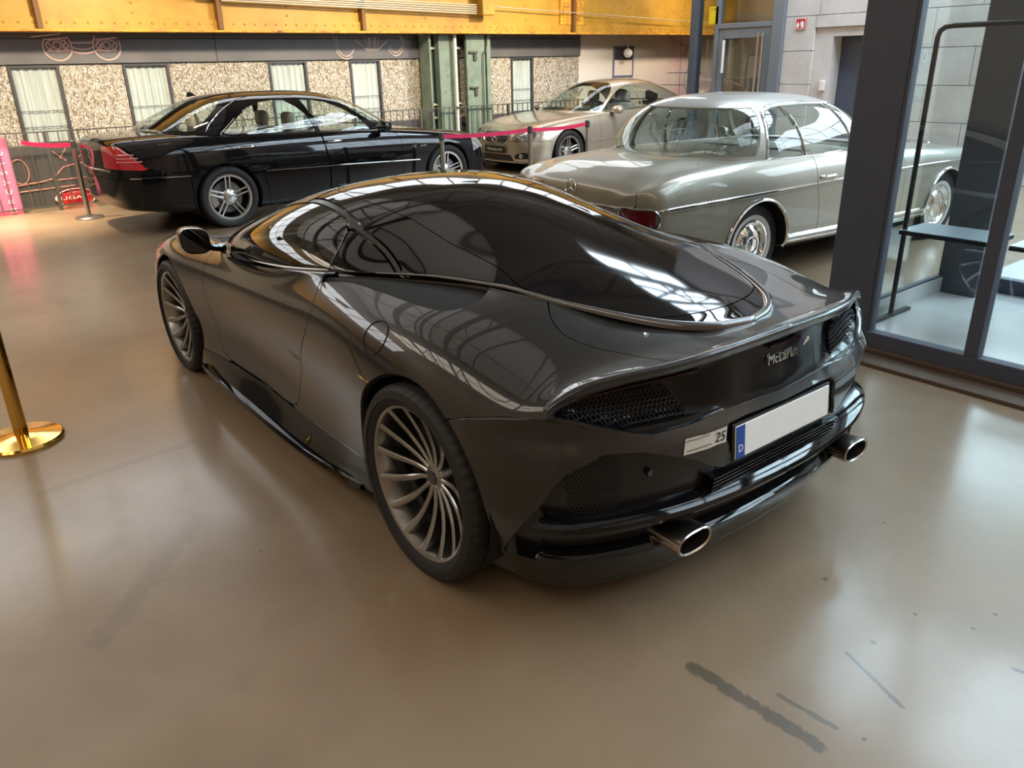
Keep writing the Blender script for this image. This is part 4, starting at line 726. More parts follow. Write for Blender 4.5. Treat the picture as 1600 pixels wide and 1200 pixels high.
        d['bump'] = X_(-gap(P) * -1 * -1, P[:, 1] + .15); d['bump'] = X_(gap(P), P[:, 1] + .15)
        d['nose'] = -(P[:, 1] - 3.32 + .25 * (P[:, 2] - .3)); d['front'] = -(P[:, 1] - 1.6)
        return d
    def bp(conds, name, m, both=False, lip=.010):
        c = bod
        for f in conds: c = c.clip(f(D(c)))
        if not len(c.T): return
        if both: c.both().build(name, m, car, lip, ctr)
        else:
            c.build(name, m, car, lip, ctr); c.mirror().build(name, m, car, lip, ctr)
    no = lambda *ks: (lambda d: -U(*[d[k] for k in ks]) + g)
    bp([lambda d: d['door'] + g, no('sill')], 'door', 'sports_paint')
    bp([lambda d: d['hood'] + g, no('nose')], 'bonnet', 'sports_paint', True)
    bp([lambda d: d['nose'] + g, no('arch')], 'front_bumper', 'sports_paint', True)
    bp([lambda d: d['front'] + g, no('hood', 'door', 'arch', 'nose', 'sill')], 'front_fender', 'sports_paint')
    bp([lambda d: d['lid'] + g], 'rear_deck', 'sports_paint', True)
    bp([no('front'), no('door', 'arch', 'lid', 'duct', 'sill', 'bump')], 'rear_fender', 'sports_paint', False, .03)
    c = bod.clip(D(bod)['duct'] - .004).offset(-.055)
    for q in (c, c.mirror()): q.build('air_duct', 'duct_black', car, 0)
    inner = bod.clip(-D(bod)['arch'] - .004); inner = inner.clip(-X_(inner.V[:, 1] + .15, gap(inner.V) - .03)); inner = inner.clip(-(inner.V[:, 1] + .52)).offset(-.022); inner.both().build('inner_shell', 'black_matte', car, 0)
    c = bod.clip(D(bod)['sill']); c = c.clip(-D(c)['arch'] + g).offset(.002)
    for q in (c, c.mirror()): q.build('sill', 'black_gloss', car, .02, ctr)
    # side skirt blade standing out below the sill
    for sx in (-1, 1):
        ys = np.linspace(2.28, .42, 24); b = MB(); vs = []
        for y_ in ys:
            o = .015 + .03 * math.sin(math.pi * np.clip((2.28 - y_) / 1.86, 0, 1)) ** .5; zz = .135 + .05 * max(0, (.9 - y_)) ; xo = .945 + o
            vs += [(sx * .86, y_, zz + .012), (sx * (xo - .01), y_, zz + .014), (sx * xo, y_, zz), (sx * (xo - .012), y_, zz - .014), (sx * .86, y_, zz - .016)]
        fs = [(i * 5 + k, i * 5 + (k + 1) % 5, i * 5 + 5 + (k + 1) % 5, i * 5 + 5 + k) for i in range(len(ys) - 1) for k in range(5)] + [(0, 1, 2, 3, 4), tuple(5 * (len(ys) - 1) + k for k in range(5))]
        b.add(vs, fs, False); b.build('side_skirt', 'black_gloss', car)
    # fuel filler flap on the left haunch: a ring groove on the surface
    c0 = np.array([-.921, .255, .817]); j = np.argmin(((bod.V - c0) ** 2).sum(1)); nrm = bod.N[j]; ax = Vector((0, 1, 0)); e1 = (ax - Vector(nrm) * ax.dot(Vector(nrm))).normalized(); e2 = Vector(nrm).cross(e1)
    def on_body(a, r, h):
        p = c0 + r * (math.cos(a) * np.array(e1) + math.sin(a) * np.array(e2)); q = ((bod.V - p) ** 2).sum(1); i = np.argsort(q)[:6]; wgt = 1 / (q[i] + 1e-8); n_ = (bod.N[i] * wgt[:, None]).sum(0); n_ /= np.linalg.norm(n_); b_ = (bod.V[i] * wgt[:, None]).sum(0) / wgt.sum(); return p - n_ * ((p - b_) @ n_) + n_ * h
    ring = [on_body(a, .066, .0005) for a in np.linspace(0, 2 * math.pi, 48, endpoint=False)]; MB().tube(ring, .0028, 6, closed=True).build('filler_flap', 'black_matte', car)
    # ---- rear bumper
    P, N2 = gt_plan(); bum = S.grid(gt_bumper(), lambda V: np.stack([V[:, 0], V[:, 1] + .2, 0 * V[:, 0]], 1), True)
    def dl(c):
        ax = np.abs(c.V[:, 0]); zt = np.interp(ax, [0, .30, .36, .42, .50, .60, .70, .76, .79, .815, .835, .86], [.508, .512, .535, .572, .604, .636, .647, .638, .624, .604, .59, .60]); yl = np.interp(c.V[:, 2], [.10, .15, .227, .36, .495, .592, .64], [-.31, -.325, -.374, -.470, -.562, -.608, -.66])
        return X_(c.V[:, 2] - zt, c.V[:, 1] - yl)
    plate_pocket = smooth_loop([(-.283, .512), (0, .508), (.283, .512), (.290, .58), (.283, .652), (0, .655), (-.283, .652), (-.290, .58)], 3).tolist()
    pk = lambda c: sdpoly(c.V[:, [0, 2]], plate_pocket)
    c = bum.clip(-X_(arch_r(bum.V), -np.abs(bum.V[:, 0]) + .6) + g); c = c.clip(-U(dl(c), pk(c)) + g); c.both().build('rear_bumper', 'sports_paint', car, .018, ctr)
    # dark lower part: recess, lip, shelf, undertray
    def wrap(prof, ymax, n=100):
        P_, N_ = gt_plan(n); G = np.zeros((n, len(prof), 3))
        for k_, (o, z_) in enumerate(prof):
            zz = z_(P_) if callable(z_) else z_; oo = o(P_) if callable(o) else o
            G[:, k_, 0] = -(P_[:, 0] + N_[:, 0] * oo); G[:, k_, 1] = P_[:, 1] + N_[:, 1] * oo; G[:, k_, 2] = zz
        G[-1, :, 0] = 0; s_ = S.grid(G, lambda V: np.stack([V[:, 0], V[:, 1] + .2, 0 * V[:, 0]], 1), True)
        s_ = s_.clip(s_.V[:, 1] - ymax); return s_
    def poly(prof, name, m, ymax=-.36):
        q = [(a, b) for a, b in prof]; s_ = wrap(q, ymax)
        b_ = s_.both(); me = bpy.data.meshes.new(name); me.from_pydata(b_.V.tolist(), [], b_.T.tolist()); me.polygons.foreach_set('use_smooth', [True] * len(me.polygons)); me.set_sharp_from_angle(angle=R(28)); return link(name, me, m, car)
    poly([(-.05, .70), (-.045, .62), (-.035, .52), (-.045, .445), (-.06, .30), (-.09, .16)], 'bumper_insert', 'black_insert', -.30)
    poly([(-.06, .452), (-.012, .440), (.012, .424), (.016, .410), (.008, .396), (-.03, .388), (-.08, .385)], 'diffuser_lip', 'black_gloss', -.545)
    poly([(-.085, .395), (-.09, .345), (-.06, .325), (-.03, .312), (-.018, .300), (-.02, .288)], 'diffuser_shelf', 'black_gloss', -.53)
    poly([(-.022, .290), (-.05, .22), (-.09, .165), (-.11, .135), (-.20, .125)], 'undertray', 'black_gloss', -.42)
    # side vents in the dark part
    for sx in (-1, 1):
        V_ = []
        cell = hex_cells([( .665, .46), (.80, .46), (.815, .56), (.775, .605), (.69, .622), (.665, .60)], .0072, .0010)
        def place(x, z):
            o = -.030; f_ = lambda A: np.interp(-x, -P[:, 0], A); return (sx * (x + f_(N2[:, 0]) * o), f_(P[:, 1]) + f_(N2[:, 1]) * o, z)
        cell.v = [place(x, z) for x, _, z in cell.v]; cell.build('side_vent_mesh', 'black_gloss', car)
    # ---- tail: spoiler edge, black rear panel, lamp slot, meshes
    xs = np.linspace(-.83, .83, 81); T = np.array([(x, y_, z_) for x, y_, z_ in GT_TAIL[:5]]); fy = tab([(a[0], a[1], a[2]) for a in T] + [(.85, -.545, .765)])
    E_ = fy(np.abs(xs)); k_ = np.clip((.86 - np.abs(xs)) / .14, 0.05, 1) ** .6
    sec = [(.040, -.004), (.012, .003), (-.006, .004), (-.013, -.003), (-.010, -.014), (.0, -.032), (.012, -.037), (.045, -.036)]
    G = np.array([[(x, e[0] + a * kk, e[1] + b * kk) for a, b in sec] for x, e, kk in zip(xs, E_, k_)]); s_ = S.grid(loft(G, 161, 30), lambda V: np.stack([0 * V[:, 0], V[:, 1] + .45, V[:, 2] - .75], 1)); s_.build('spoiler', 'sports_paint', car, 0)
    rows = []
    for x, e, kk in zip(xs, E_, k_):
        zt = GT_BTOP(abs(x)); i = np.argmin(np.abs(P[:, 0] - abs(x))); yb = P[i, 1] + .045; top = (x, e[0] + .012 + .015 * min(1, abs(x) / .4), e[1] - .036 * kk); bot = (x, yb, zt - .004)
        q_ = np.clip((abs(x) - .22) / .22, 0, 1); rc = (.004 + .045 * q_ * q_ * (3 - 2 * q_)) * kk
        rows.append([top] + [(x, top[1] * (1 - f) + bot[1] * f + rc * h_, top[2] * (1 - f) + bot[2] * f) for f, h_ in ((.2, .8), (.5, 1.1), (.85, .9))] + [bot])
    fas = S.grid(loft(np.array(rows), 161, 24), lambda V: np.stack([0 * V[:, 0], -1 + 0 * V[:, 1], 0 * V[:, 2]], 1)); fas.build('rear_panel', 'black_panel', car, 0)
    FN = {}
    def on_fascia(x, z, off):
        ax = abs(x); e = fy(ax); kk = float(np.clip((.86 - ax) / .14, .05, 1) ** .6); zt = float(GT_BTOP(ax)); yb = float(np.interp(-ax, -P[:, 0], P[:, 1])) + .045; ty = e[0] + .012 + .015 * min(1, ax / .4); tz = e[1] - .036 * kk; bz = zt - .004
        q_ = np.clip((ax - .22) / .22, 0, 1); rc = (.004 + .045 * q_ * q_ * (3 - 2 * q_)) * kk; f = float(np.clip((tz - z) / (tz - bz), 0, 1)); return np.array([x, ty * (1 - f) + yb * f + rc * np.interp(f, [0, .2, .5, .85, 1], [0, .8, 1.1, .9, 0]) - off, z])
    for sx in (-1, 1):
        pol = [(.40, .705), (.50, .695), (.60, .70), (.70, .728), (.775, .752), (.76, .772), (.66, .785), (.52, .79), (.44, .775)]
        cell = hex_cells(pol, .0085, .0011); cell.v = [tuple(on_fascia(sx * x, z, .012 + y_)) for x, y_, z in cell.v]; cell.build('rear_mesh', 'mesh_dark', car)
        lp = [tuple(on_fascia(sx * x, z, .016)) for x, z in ((.80, .764), (.74, .782), (.62, .803), (.48, .818), (.36, .828))]
        MB().tube(smooth_loop(lp, 6, False), .0055, 8).build('tail_light', 'lamp_smoked', car)
    # name lettering and swoosh on the rear panel
    a, b_ = on_fascia(-.105, .80, .010), on_fascia(.105, .80, .010); up = on_fascia(0, .82, .012) - on_fascia(0, .78, .012); mid = (a + b_) / 2
    text('lettering', 'McLaren', .047, 'chrome', car, frame(mid, b_ - a, up), .003)
    sw = [tuple(on_fascia(x, z, .014)) for x, z in ((.108, .810), (.125, .822), (.14, .830), (.137, .818))]; MB().tube(smooth_loop(sw, 4, False), [.0015 + .0035 * math.sin(math.pi * i / 12) for i in range(13)], 8).build('swoosh_emblem', 'chrome', car)
    # central high brake lamp notch
    q = [tuple(on_fascia(x, .848, .008)) for x in np.linspace(-.08, .08, 9)]; MB().tube(q, .006, 6).build('brake_light', 'lamp_smoked', car)
    # ---- number plate and its pocket
    b = MB(); b.box((-.30, -.752, .495), (.30, -.70, .662)); b.build('plate_pocket', 'black_satin', car)
    tilt = R(-5)
    pl = MB(); pl.box((-.26, -.006, -.055), (.26, 0, .055), .003); po = pl.build('number_plate', 'white_plate', car, (0, -.779, .582), (tilt, 0, 0))
    MB().box((-.2585, -.0072, -.0535), (-.215, -.005, .0535), .001).build('country_band', 'plate_blue', po)
    text('country_letter', 'D', .034, 'white_ink', po, frame((-.237, -.0078, -.022), (1, 0, 0), (0, 0, 1)), .0004)
    MB().box((-.27, -.002, -.063), (.27, .006, .063), .003).build('plate_holder', 'black_satin', po)
    # ribbed panel under the plate
    for k in range(4):
        z_ = .487 - k * .014; MB().box((-.35, -.782 + k * .002, z_ - .004), (.35, -.735, z_ + .003), .002).build('louvre', 'black_gloss', car)
    # '25' badge sticker left of the plate
    def on_bum(x, z, off=.001):
        i = np.argmin((bum.V[:, 0] - x) ** 2 + (bum.V[:, 2] - z) ** 2); return bum.V[i] + bum.N[i] * off
    def on_bum_s(x, z, off):
        q = (bum.V[:, 0] - x) ** 2 + (bum.V[:, 2] - z) ** 2; i = np.argsort(q)[:6]; w_ = 1 / (q[i] + 1e-7); return (bum.V[i] * w_[:, None]).sum(0) / w_.sum() + (bum.N[i] * w_[:, None]).sum(0) / w_.sum() * off
    vs, fs = [], []; nx = 10
    for i in range(nx + 1):
        u = i / nx; x0 = -.472 + u * .165; vs += [on_bum_s(x0 - .004, .604, .003), on_bum_s(x0 + .012, .648, .003)]
    fs = [(2 * i, 2 * i + 2, 2 * i + 3, 2 * i + 1) for i in range(nx)]
    bo = MB().add(vs, fs).build('badge_sticker', 'sticker', car)
    c_ = on_bum_s(-.335, .626, .0045); x_ = on_bum_s(-.30, .626, .0045) - on_bum_s(-.37, .626, .0045); text('badge_number', '25', .044, 'black_ink', bo, frame(c_, x_, (0, .1, 1)), .0005, shear=.25)
    for dz in (.008, .036):
        MB().tube([on_bum_s(x, .606 + dz, .0045) for x in np.linspace(-.462, -.37, 6)], .0012, 4).build('badge_stripe', 'black_ink', bo)
    # ---- exhausts
    for sx in (-1, 1):
        def ov(y, rx, rz, n=32): return [(sx * .461 + rx * math.copysign(abs(math.cos(t)) ** .8, math.cos(t)), y, .328 + rz * math.copysign(abs(math.sin(t)) ** .8, math.sin(t))) for t in np.linspace(0, 2 * math.pi, n, endpoint=False)]
        rings = [ov(-.60, .072, .036), ov(-.775, .076, .038), ov(-.812, .078, .040), ov(-.816, .074, .036), ov(-.812, .068, .031), ov(-.70, .066, .029)]
        b = MB(); n = 32; b.add([p_ for r_ in rings for p_ in r_], [(i * n + k, i * n + (k + 1) % n, i * n + n + (k + 1) % n, i * n + n + k) for i in range(len(rings) - 1) for k in range(n)], True); ex = b.build('exhaust_tip', 'exhaust_metal', car)
        b = MB(); b.add(ov(-.72, .067, .030), [tuple(range(32))]); b.build('pipe_dark', 'black_matte', ex)
    # sensors and small reflectors
    for sx in (-1, 1):
        i = np.argmin(np.abs(P[:, 0] - .56)); b = MB(); b.lathe([(0, -.004), (.011, -.004), (.012, .004)], 16, 'y', (sx * .56, P[i, 1] + .03, .555)); b.build('parking_sensor', 'black_gloss', car)
    # ---- mirrors
    for sx in (-1, 1):
        b = MB(); n = 20; vs = []; fs = []
        prof = [(.115, .30), (.10, .66), (.06, .90), (.015, 1.0), (-.03, .99), (-.045, .95)]
        for dy, sc in prof:
            for k in range(n):
                a = 2 * math.pi * k / n; c, s__ = math.cos(a), math.sin(a); px = .074 * sc * math.copysign(abs(c) ** .7, c); pz = .066 * sc * math.copysign(abs(s__) ** .7, s__) + (.012 * c if True else 0)
                vs.append((sx * (.985 + px - .25 * dy * .4), 1.93 + dy, .91 + pz))
        m_ = len(prof); fs = [(i * n + k, i * n + (k + 1) % n, i * n + n + (k + 1) % n, i * n + n + k) for i in range(m_ - 1) for k in range(n)] + [tuple(range(n))]
        b.add(vs, fs, True); mo = b.build('door_mirror', 'sports_paint', car)
        b = MB(); b.add([(sx * (.985 + (v_[0] * sx - .985) * .93), v_[1] + .004, .91 + (v_[2] - .91) * .93) for v_ in vs[-n:]], [tuple(range(n))]); b.build('mirror_glass', 'mirror_glass', mo)
        b = MB(); b.tube([(sx * .82, 2.0, .835), (sx * .88, 1.98, .85), (sx * .95, 1.955, .88)], [.022, .018, .022], 10); b.build('mirror_arm', 'black_gloss', mo)
    # ---- wheels, wells, floor pan
    for sx in (-1, 1):
        wheel(car, (sx * .826, 0, .355), sx, 'gt_rear'); wheel(car, (sx * .840, 2.675, .333), sx, 'gt_front')
        for y0, r0, z0 in ((0, .40, .36), (2.675, .375, .338)):
            b = MB(); b.lathe([(r0, sx * .45), (r0, sx * .93)], 40, 'x', (0, y0, z0), R(-20) , R(200)); b.lathe([(.02, sx * .45), (r0, sx * .45)], 40, 'x', (0, y0, z0)); b.build('wheel_well', 'black_matte', car)
    MB().box((-.70, -.36, .12), (.70, 3.30, .16), .02).build('floor_pan', 'black_matte', car)
    # ---- cabin
    for sx in (-1, 1):
        b = MB(); b.box((sx * .36 - .25, 1.12, .25), (sx * .36 + .25, 1.62, .42), .05); b.box((sx * .36 - .24, .95, .35), (sx * .36 + .24, 1.13, .88), .06); b.box((sx * .36 - .12, .97, .86), (sx * .36 + .12, 1.07, 1.02), .04); b.build('seat', 'leather_black', car)
    b = MB(); b.box((-.72, 1.75, .55), (.72, 2.15, .80), .06); b.build('dashboard', 'leather_black', car)
    a = np.linspace(0, 2 * math.pi, 28, endpoint=False); MB().tube([(-.36 + .18 * math.cos(t), 1.66 + .05 * math.sin(t), .76 + .17 * math.sin(t)) for t in a], .014, 8, closed=True).build('steering_wheel', 'leather_black', car)
    return car
def hex_cells(poly, r, t):
    """flat hexagonal mesh in the xz plane clipped to a polygon, bars of half width t; y carries bar depth"""
    b = MB(); poly = np.array(poly); lo = poly.min(0); hi = poly.max(0); dx = r * math.sqrt(3); dz = r * 1.5; seen = set(); row = 0; z = lo[1]
    while z < hi[1] + r:
        x = lo[0] + (dx / 2 if row % 2 else 0)
        while x < hi[0] + r:
            if sdpoly(np.array([[x, z]]), poly)[0] < 0:
                pts = [(x + r * math.sin(math.pi / 3 * k), z + r * math.cos(math.pi / 3 * k)) for k in range(6)]
                for k in range(6):
                    p, q = pts[k], pts[(k + 1) % 6]; key = tuple(sorted([(round(p[0], 4), round(p[1], 4)), (round(q[0], 4), round(q[1], 4))]))
                    if key in seen: continue
                    seen.add(key); d = np.array(q) - np.array(p); n_ = np.array([-d[1], d[0]]) / np.linalg.norm(d) * t
                    b.add([(p[0] + n_[0], .0, p[1] + n_[1]), (q[0] + n_[0], .0, q[1] + n_[1]), (q[0] - n_[0], .0, q[1] - n_[1]), (p[0] - n_[0], .0, p[1] - n_[1])], [(0, 1, 2, 3)])
                    b.add([(p[0] + n_[0], .0, p[1] + n_[1]), (q[0] + n_[0], .0, q[1] + n_[1]), (q[0] + n_[0], -.008, q[1] + n_[1]), (p[0] + n_[0], -.008, p[1] + n_[1])], [(0, 1, 2, 3)])
            x += dx
        z += dz; row += 1
    return b
mat('rail_dark', (.022, .021, .02), .25, .2)
paint('sports_bead', (.12, .12, .12), .7, .2)
mat('black_insert', (.010, .010, .011), .22)
mat('black_panel', (.006, .006, .007), .16, 0, 0, spec=.35)
mat('mesh_dark', (.012, .012, .013), .5, 0, spec=.3)
mat('duct_black', (.004, .004, .005), .7, spec=.15)
mat('mesh_metal', (.022, .022, .025), .35, .2)
mat('mirror_glass', (.22, .27, .28), .02, 1)
mat('sticker', (.60, .57, .50), .4)
build_gt()
# ------------------------------------------------------------------ the three older cars behind: one generic builder, three specifications
def pchip_rows(t, P, q):
    t = np.asarray(t, float); P = np.asarray(P, float); h = np.diff(t)[:, None]; d = np.diff(P, axis=0) / h; m = np.zeros_like(P); m[0] = d[0]; m[-1] = d[-1]
    w1 = 2 * h[1:] + h[:-1]; w2 = h[1:] + 2 * h[:-1]; a, b = d[:-1], d[1:]
    with np.errstate(all='ignore'): v = (w1 + w2) / (w1 / a + w2 / b)
    m[1:-1] = np.where(a * b > 0, v, 0)
    k = np.clip(np.searchsorted(t, q) - 1, 0, len(t) - 2); u = ((q - t[k]) / h[k, 0])[:, None]; hk = h[k]
    return (2 * u ** 3 - 3 * u ** 2 + 1) * P[k] + (u ** 3 - 2 * u ** 2 + u) * hk * m[k] + (-2 * u ** 3 + 3 * u ** 2) * P[k + 1] + (u ** 3 - u ** 2) * hk * m[k + 1]
def loft_p(C, nu, nv, smooth=2):
    C = np.array(C, float); m, n, _ = C.shape
    tu = np.concatenate([[0], np.cumsum(np.maximum(np.linalg.norm(np.diff(C, axis=0), axis=2).mean(1), .01))]); tv = np.concatenate([[0], np.cumsum(np.maximum(np.linalg.norm(np.diff(C, axis=1), axis=2).mean(0), .01))])
    G = pchip_rows(tu, C.reshape(m, -1), np.linspace(0, tu[-1], nu)).reshape(nu, n, 3)
    G = pchip_rows(tv, G.transpose(1, 0, 2).reshape(n, -1), np.linspace(0, tv[-1], nv)).reshape(nv, nu, 3).transpose(1, 0, 2)
    for _ in range(smooth):
        H = G.copy(); H[1:-1] = .25 * G[:-2] + .5 * G[1:-1] + .25 * G[2:]; G = H.copy(); G[:, 1:-1] = .25 * H[:, :-2] + .5 * H[:, 1:-1] + .25 * H[:, 2:]
    G[:, 0, 0] = 0; G[:, -1, 0] = 0
    return G
def sedan_body(sp, nu=150, nv=76):
    def row(y, zc, pts): return np.array([(0, y, zc)] + [(-x, y, z) for x, z in pts] + [(-pts[-1][0] * .8, y, pts[-1][1] - .025), (0, y, pts[-1][1] - .03)])
    C = [row(*r) for r in sp['rows']]
    def cap(r, sgn, steps, zc):
        out = []
        for dy, sx, sz in steps:
            q = r.copy(); q[:, 0] *= sx; q[:, 2] = zc + (q[:, 2] - zc) * sz; q[:, 1] += sgn * dy; out.append(q)
        return out
    C = cap(C[0], 1, sp['nose_cap'], sp['nose_z'])[::-1] + C + cap(C[-1], -1, sp['tail_cap'], sp['tail_z'])
    yn, yt, bw = sp['rows'][0][0], sp['rows'][-1][0], sp.get('bow', .06)
    for q in C:      # plan view curvature of nose and tail
        q[:, 1] += bw * (q[:, 0] / .8) ** 2 * (np.clip((yt + .35 - q[:, 1]) / .45, 0, 1) ** 1.5 - np.clip((q[:, 1] - yn + .35) / .45, 0, 1) ** 1.5)
    return loft_p(C, nu, nv, sp.get('smooth', 2))
def sedan_canopy(sp, nu=120, nv=48):
    w, zb, zc = sp['wb'], sp['zb'], sp['zc']; y0, y1 = sp['cy']
    s = np.linspace(0, 1, nu); k = .6 * (.5 - .5 * np.cos(np.pi * s)) + .4 * s; y = y0 + (y1 - y0) * k; W, B, T = w(y), zb(y), zc(y); ph = np.linspace(0, np.pi / 2, nv); c, q = np.cos(ph)[None], np.sin(ph)[None]
    a, b = sp.get('ex', (.62, .72)); G = np.zeros((nu, nv, 3)); G[..., 0] = -W[:, None] * c ** a; G[:, -1, 0] = 0; G[..., 1] = y[:, None]; G[..., 2] = B[:, None] + (T - B)[:, None] * q ** b
    # lean the upper part inwards
    f = q ** b; G[..., 0] *= 1 - sp.get('lean', .16) * f ** 1.2
    return G
def on_side(s_, y, z, off=.002):
    """point on the half surface (x<0) at side-view (y,z); returned for the x>0 side"""
    q = (s_.V[:, 1] - y) ** 2 + (s_.V[:, 2] - z) ** 2 + np.where(s_.V[:, 0] > -.45, 1, 0); i = np.argsort(q)[:5]; w_ = 1 / (q[i] + 1e-6); w_ /= w_.sum()
    x = -(s_.V[i, 0] * w_).sum(); n_ = (s_.N[i] * w_[:, None]).sum(0); return np.array([x - n_[0] * off, y + n_[1] * off, z + n_[2] * off])
def build_sedan(sp):
    car = empty(sp['name'], (sp['pose'][0], sp['pose'][1], 0), R(sp['pose'][2]), sp['label'], 'car')
    bod = S.grid(sedan_body(sp), lambda V: np.stack([V[:, 0], 0 * V[:, 0], V[:, 2] - .35], 1), True)
    can = S.grid(sedan_canopy(sp), lambda V: np.stack([V[:, 0], 0 * V[:, 0], V[:, 2] - .8], 1), True)
    ctr = lambda V: np.abs(V[:, 0]) < 1e-4; g = .003; pm = sp['paint']
    sides = lambda c, name, m, lip=.01: [q.build(name, m, car, lip, ctr) for q in (c, c.mirror())]
    # ---- canopy
    wins = [(n_, np.array(p)) for n_, p in sp['windows']]
    A0, A1 = sp['a_pillar']; C0, C1 = sp['c_pillar']
    line = lambda P, a, b: P[:, 1] - (a[0] + (P[:, 2] - a[1]) * (b[0] - a[0]) / (b[1] - a[1]))
    def ws(P): return X_(-(line(P, A0, A1)), P[:, 2] - sp['ws_top'], -(P[:, 2] - sp['ws_bot']), -(P[:, 1] - 1))
    def rg(P): return X_(line(P, C0, C1), P[:, 2] - sp['rg_top'], -(P[:, 2] - sp['rg_bot']), P[:, 1] - 1)
    c = can.clip(ws(can.V) + g)
    if len(c.T): c.both().build('windscreen', sp['glass'], car, .006, ctr)
    c = can.clip(rg(can.V) + g)
    if len(c.T): c.both().build('rear_window', sp['glass'], car, .006, ctr)
    allw = lambda P: U(ws(P), rg(P), *[sdpoly(P[:, 1:3], p) for _, p in wins])
    c = can.clip(-allw(can.V) + g); c.both().build('roof', sp.get('roof_paint', pm), car, .02, ctr)
    for n_, p in wins:
        c = can.clip(sdpoly(can.V[:, 1:3], p) + g); sides(c, n_, sp['glass'], .006)
    # bright rims round the side glass
    if sp.get('win_trim'):
        for sx in (-1, 1):
            for loop in sp['win_trim']:
                L = smooth_loop(loop, 5, False); MB().tube([tuple(on_side(can, y, z, .003) * [sx, 1, 1]) for y, z in L], sp.get('trim_r', .007), 6).build('window_trim', sp.get('trim_mat', 'chrome'), car)
    # ---- body
    def arch(P): return X_(U(*[np.hypot(P[:, 1] - y, P[:, 2] - z) - r for y, z, r in sp['arches']]), -np.abs(P[:, 0]) + .5)
    bumper = lambda P: U(X_(P[:, 2] - sp['bump_z'][0], P[:, 1] - sp['bump_y'][0]), X_(P[:, 2] - sp['bump_z'][1], -(P[:, 1] - sp['bump_y'][1])))
    doors = [np.array(p) for p in sp['doors']]; dd = lambda P: X_(U(*[sdpoly(P[:, 1:3], p) for p in doors]), -np.abs(P[:, 0]) + .6)
    hood = lambda P: sdpoly(P[:, :2], sp['bonnet']); lid = lambda P: X_(sdpoly(P[:, :2], sp['lid']), -(P[:, 2] - sp['lid_z']))
    b0 = bod.clip(-arch(bod.V) + g)
    for p in doors: sides(b0.clip(X_(sdpoly(b0.V[:, 1:3], p), -np.abs(b0.V[:, 0]) + .6) + g), 'door', pm)
    for f_, n_ in ((hood, 'bonnet'), (lid, 'boot_lid')):
        c = b0.clip(f_(b0.V) + g)
        if len(c.T): c.both().build(n_, pm, car, .01, ctr)
    for sgn, n_ in ((-1, 'rear_bumper'), (1, 'front_bumper')):
        c = b0.clip(X_(bumper(b0.V), sgn * (1 - b0.V[:, 1])) + g)
        if len(c.T): c.both().build(n_, sp.get('bump_paint', pm), car, .01, ctr)
    c = b0.clip(-U(bumper(b0.V), dd(b0.V)) + g); c = c.clip(-U(hood(c.V), lid(c.V)) + g); sides(c, 'body_side', pm)
    bod.clip(-arch(bod.V) - .004).offset(-.02).both().build('inner_shell', 'black_matte', car, 0)
    for sx in (-1, 1):
        for (y, z, r), k in zip(sp['arches'], ('r', 'f')):
            b = MB(); b.lathe([(r + .012, sx * .45), (r + .012, sx * (sp['half'] - .03))], 32, 'x', (0, y, z), R(-25), R(205)); b.lathe([(.02, sx * .45), (r + .012, sx * .45)], 32, 'x', (0, y, z)); b.build('wheel_well', 'black_matte', car)
            wheel(car, (sx * sp['track'], y, sp['wheel_z']), sx, sp['wheels'])
    MB().box((-.72, sp['rows'][-1][0] + .45, .20), (.72, sp['rows'][0][0] - .4, .25), .02).build('floor_pan', 'black_matte', car)
    # ---- cabin: seats with headrests, dashboard, steering wheel, parcel shelf
    sy = sp['seats']; lm = sp['leather']
    for sx in (-1, 1):
        for k, y in enumerate(sy):
            b = MB(); b.box((sx * .38 - .25, y, .38), (sx * .38 + .25, y + .5, .56), .06); b.box((sx * .38 - .24, y - .14, .45), (sx * .38 + .24, y + .05, 1.0 + sp.get('seat_dz', 0)), .06); so = b.build('seat', lm, car)
            if sp.get('headrest', True): b = MB(); b.box((sx * .38 - .13, y - .13, 1.0), (sx * .38 + .13, y - .02, 1.19 + sp.get('seat_dz', 0)), .05); b.build('headrest', lm, so)
    MB().box((-.70, sp['dash'] - .05, .68), (.70, sp['dash'] + .35, .93), .06).build('dashboard', 'leather_black', car)
    MB().box((-.66, sp['shelf'][0], .90), (.66, sp['shelf'][1], .95), .02).build('parcel_shelf', 'leather_black', car)
    a = np.linspace(0, 2 * math.pi, 28, endpoint=False); MB().tube([(-.38 + .19 * math.cos(t), sp['dash'] - .12 + .08 * math.sin(t), .88 + .17 * math.sin(t)) for t in a], .011, 8, closed=True).build('steering_wheel', sp.get('wheel_mat', 'leather_black'), car)
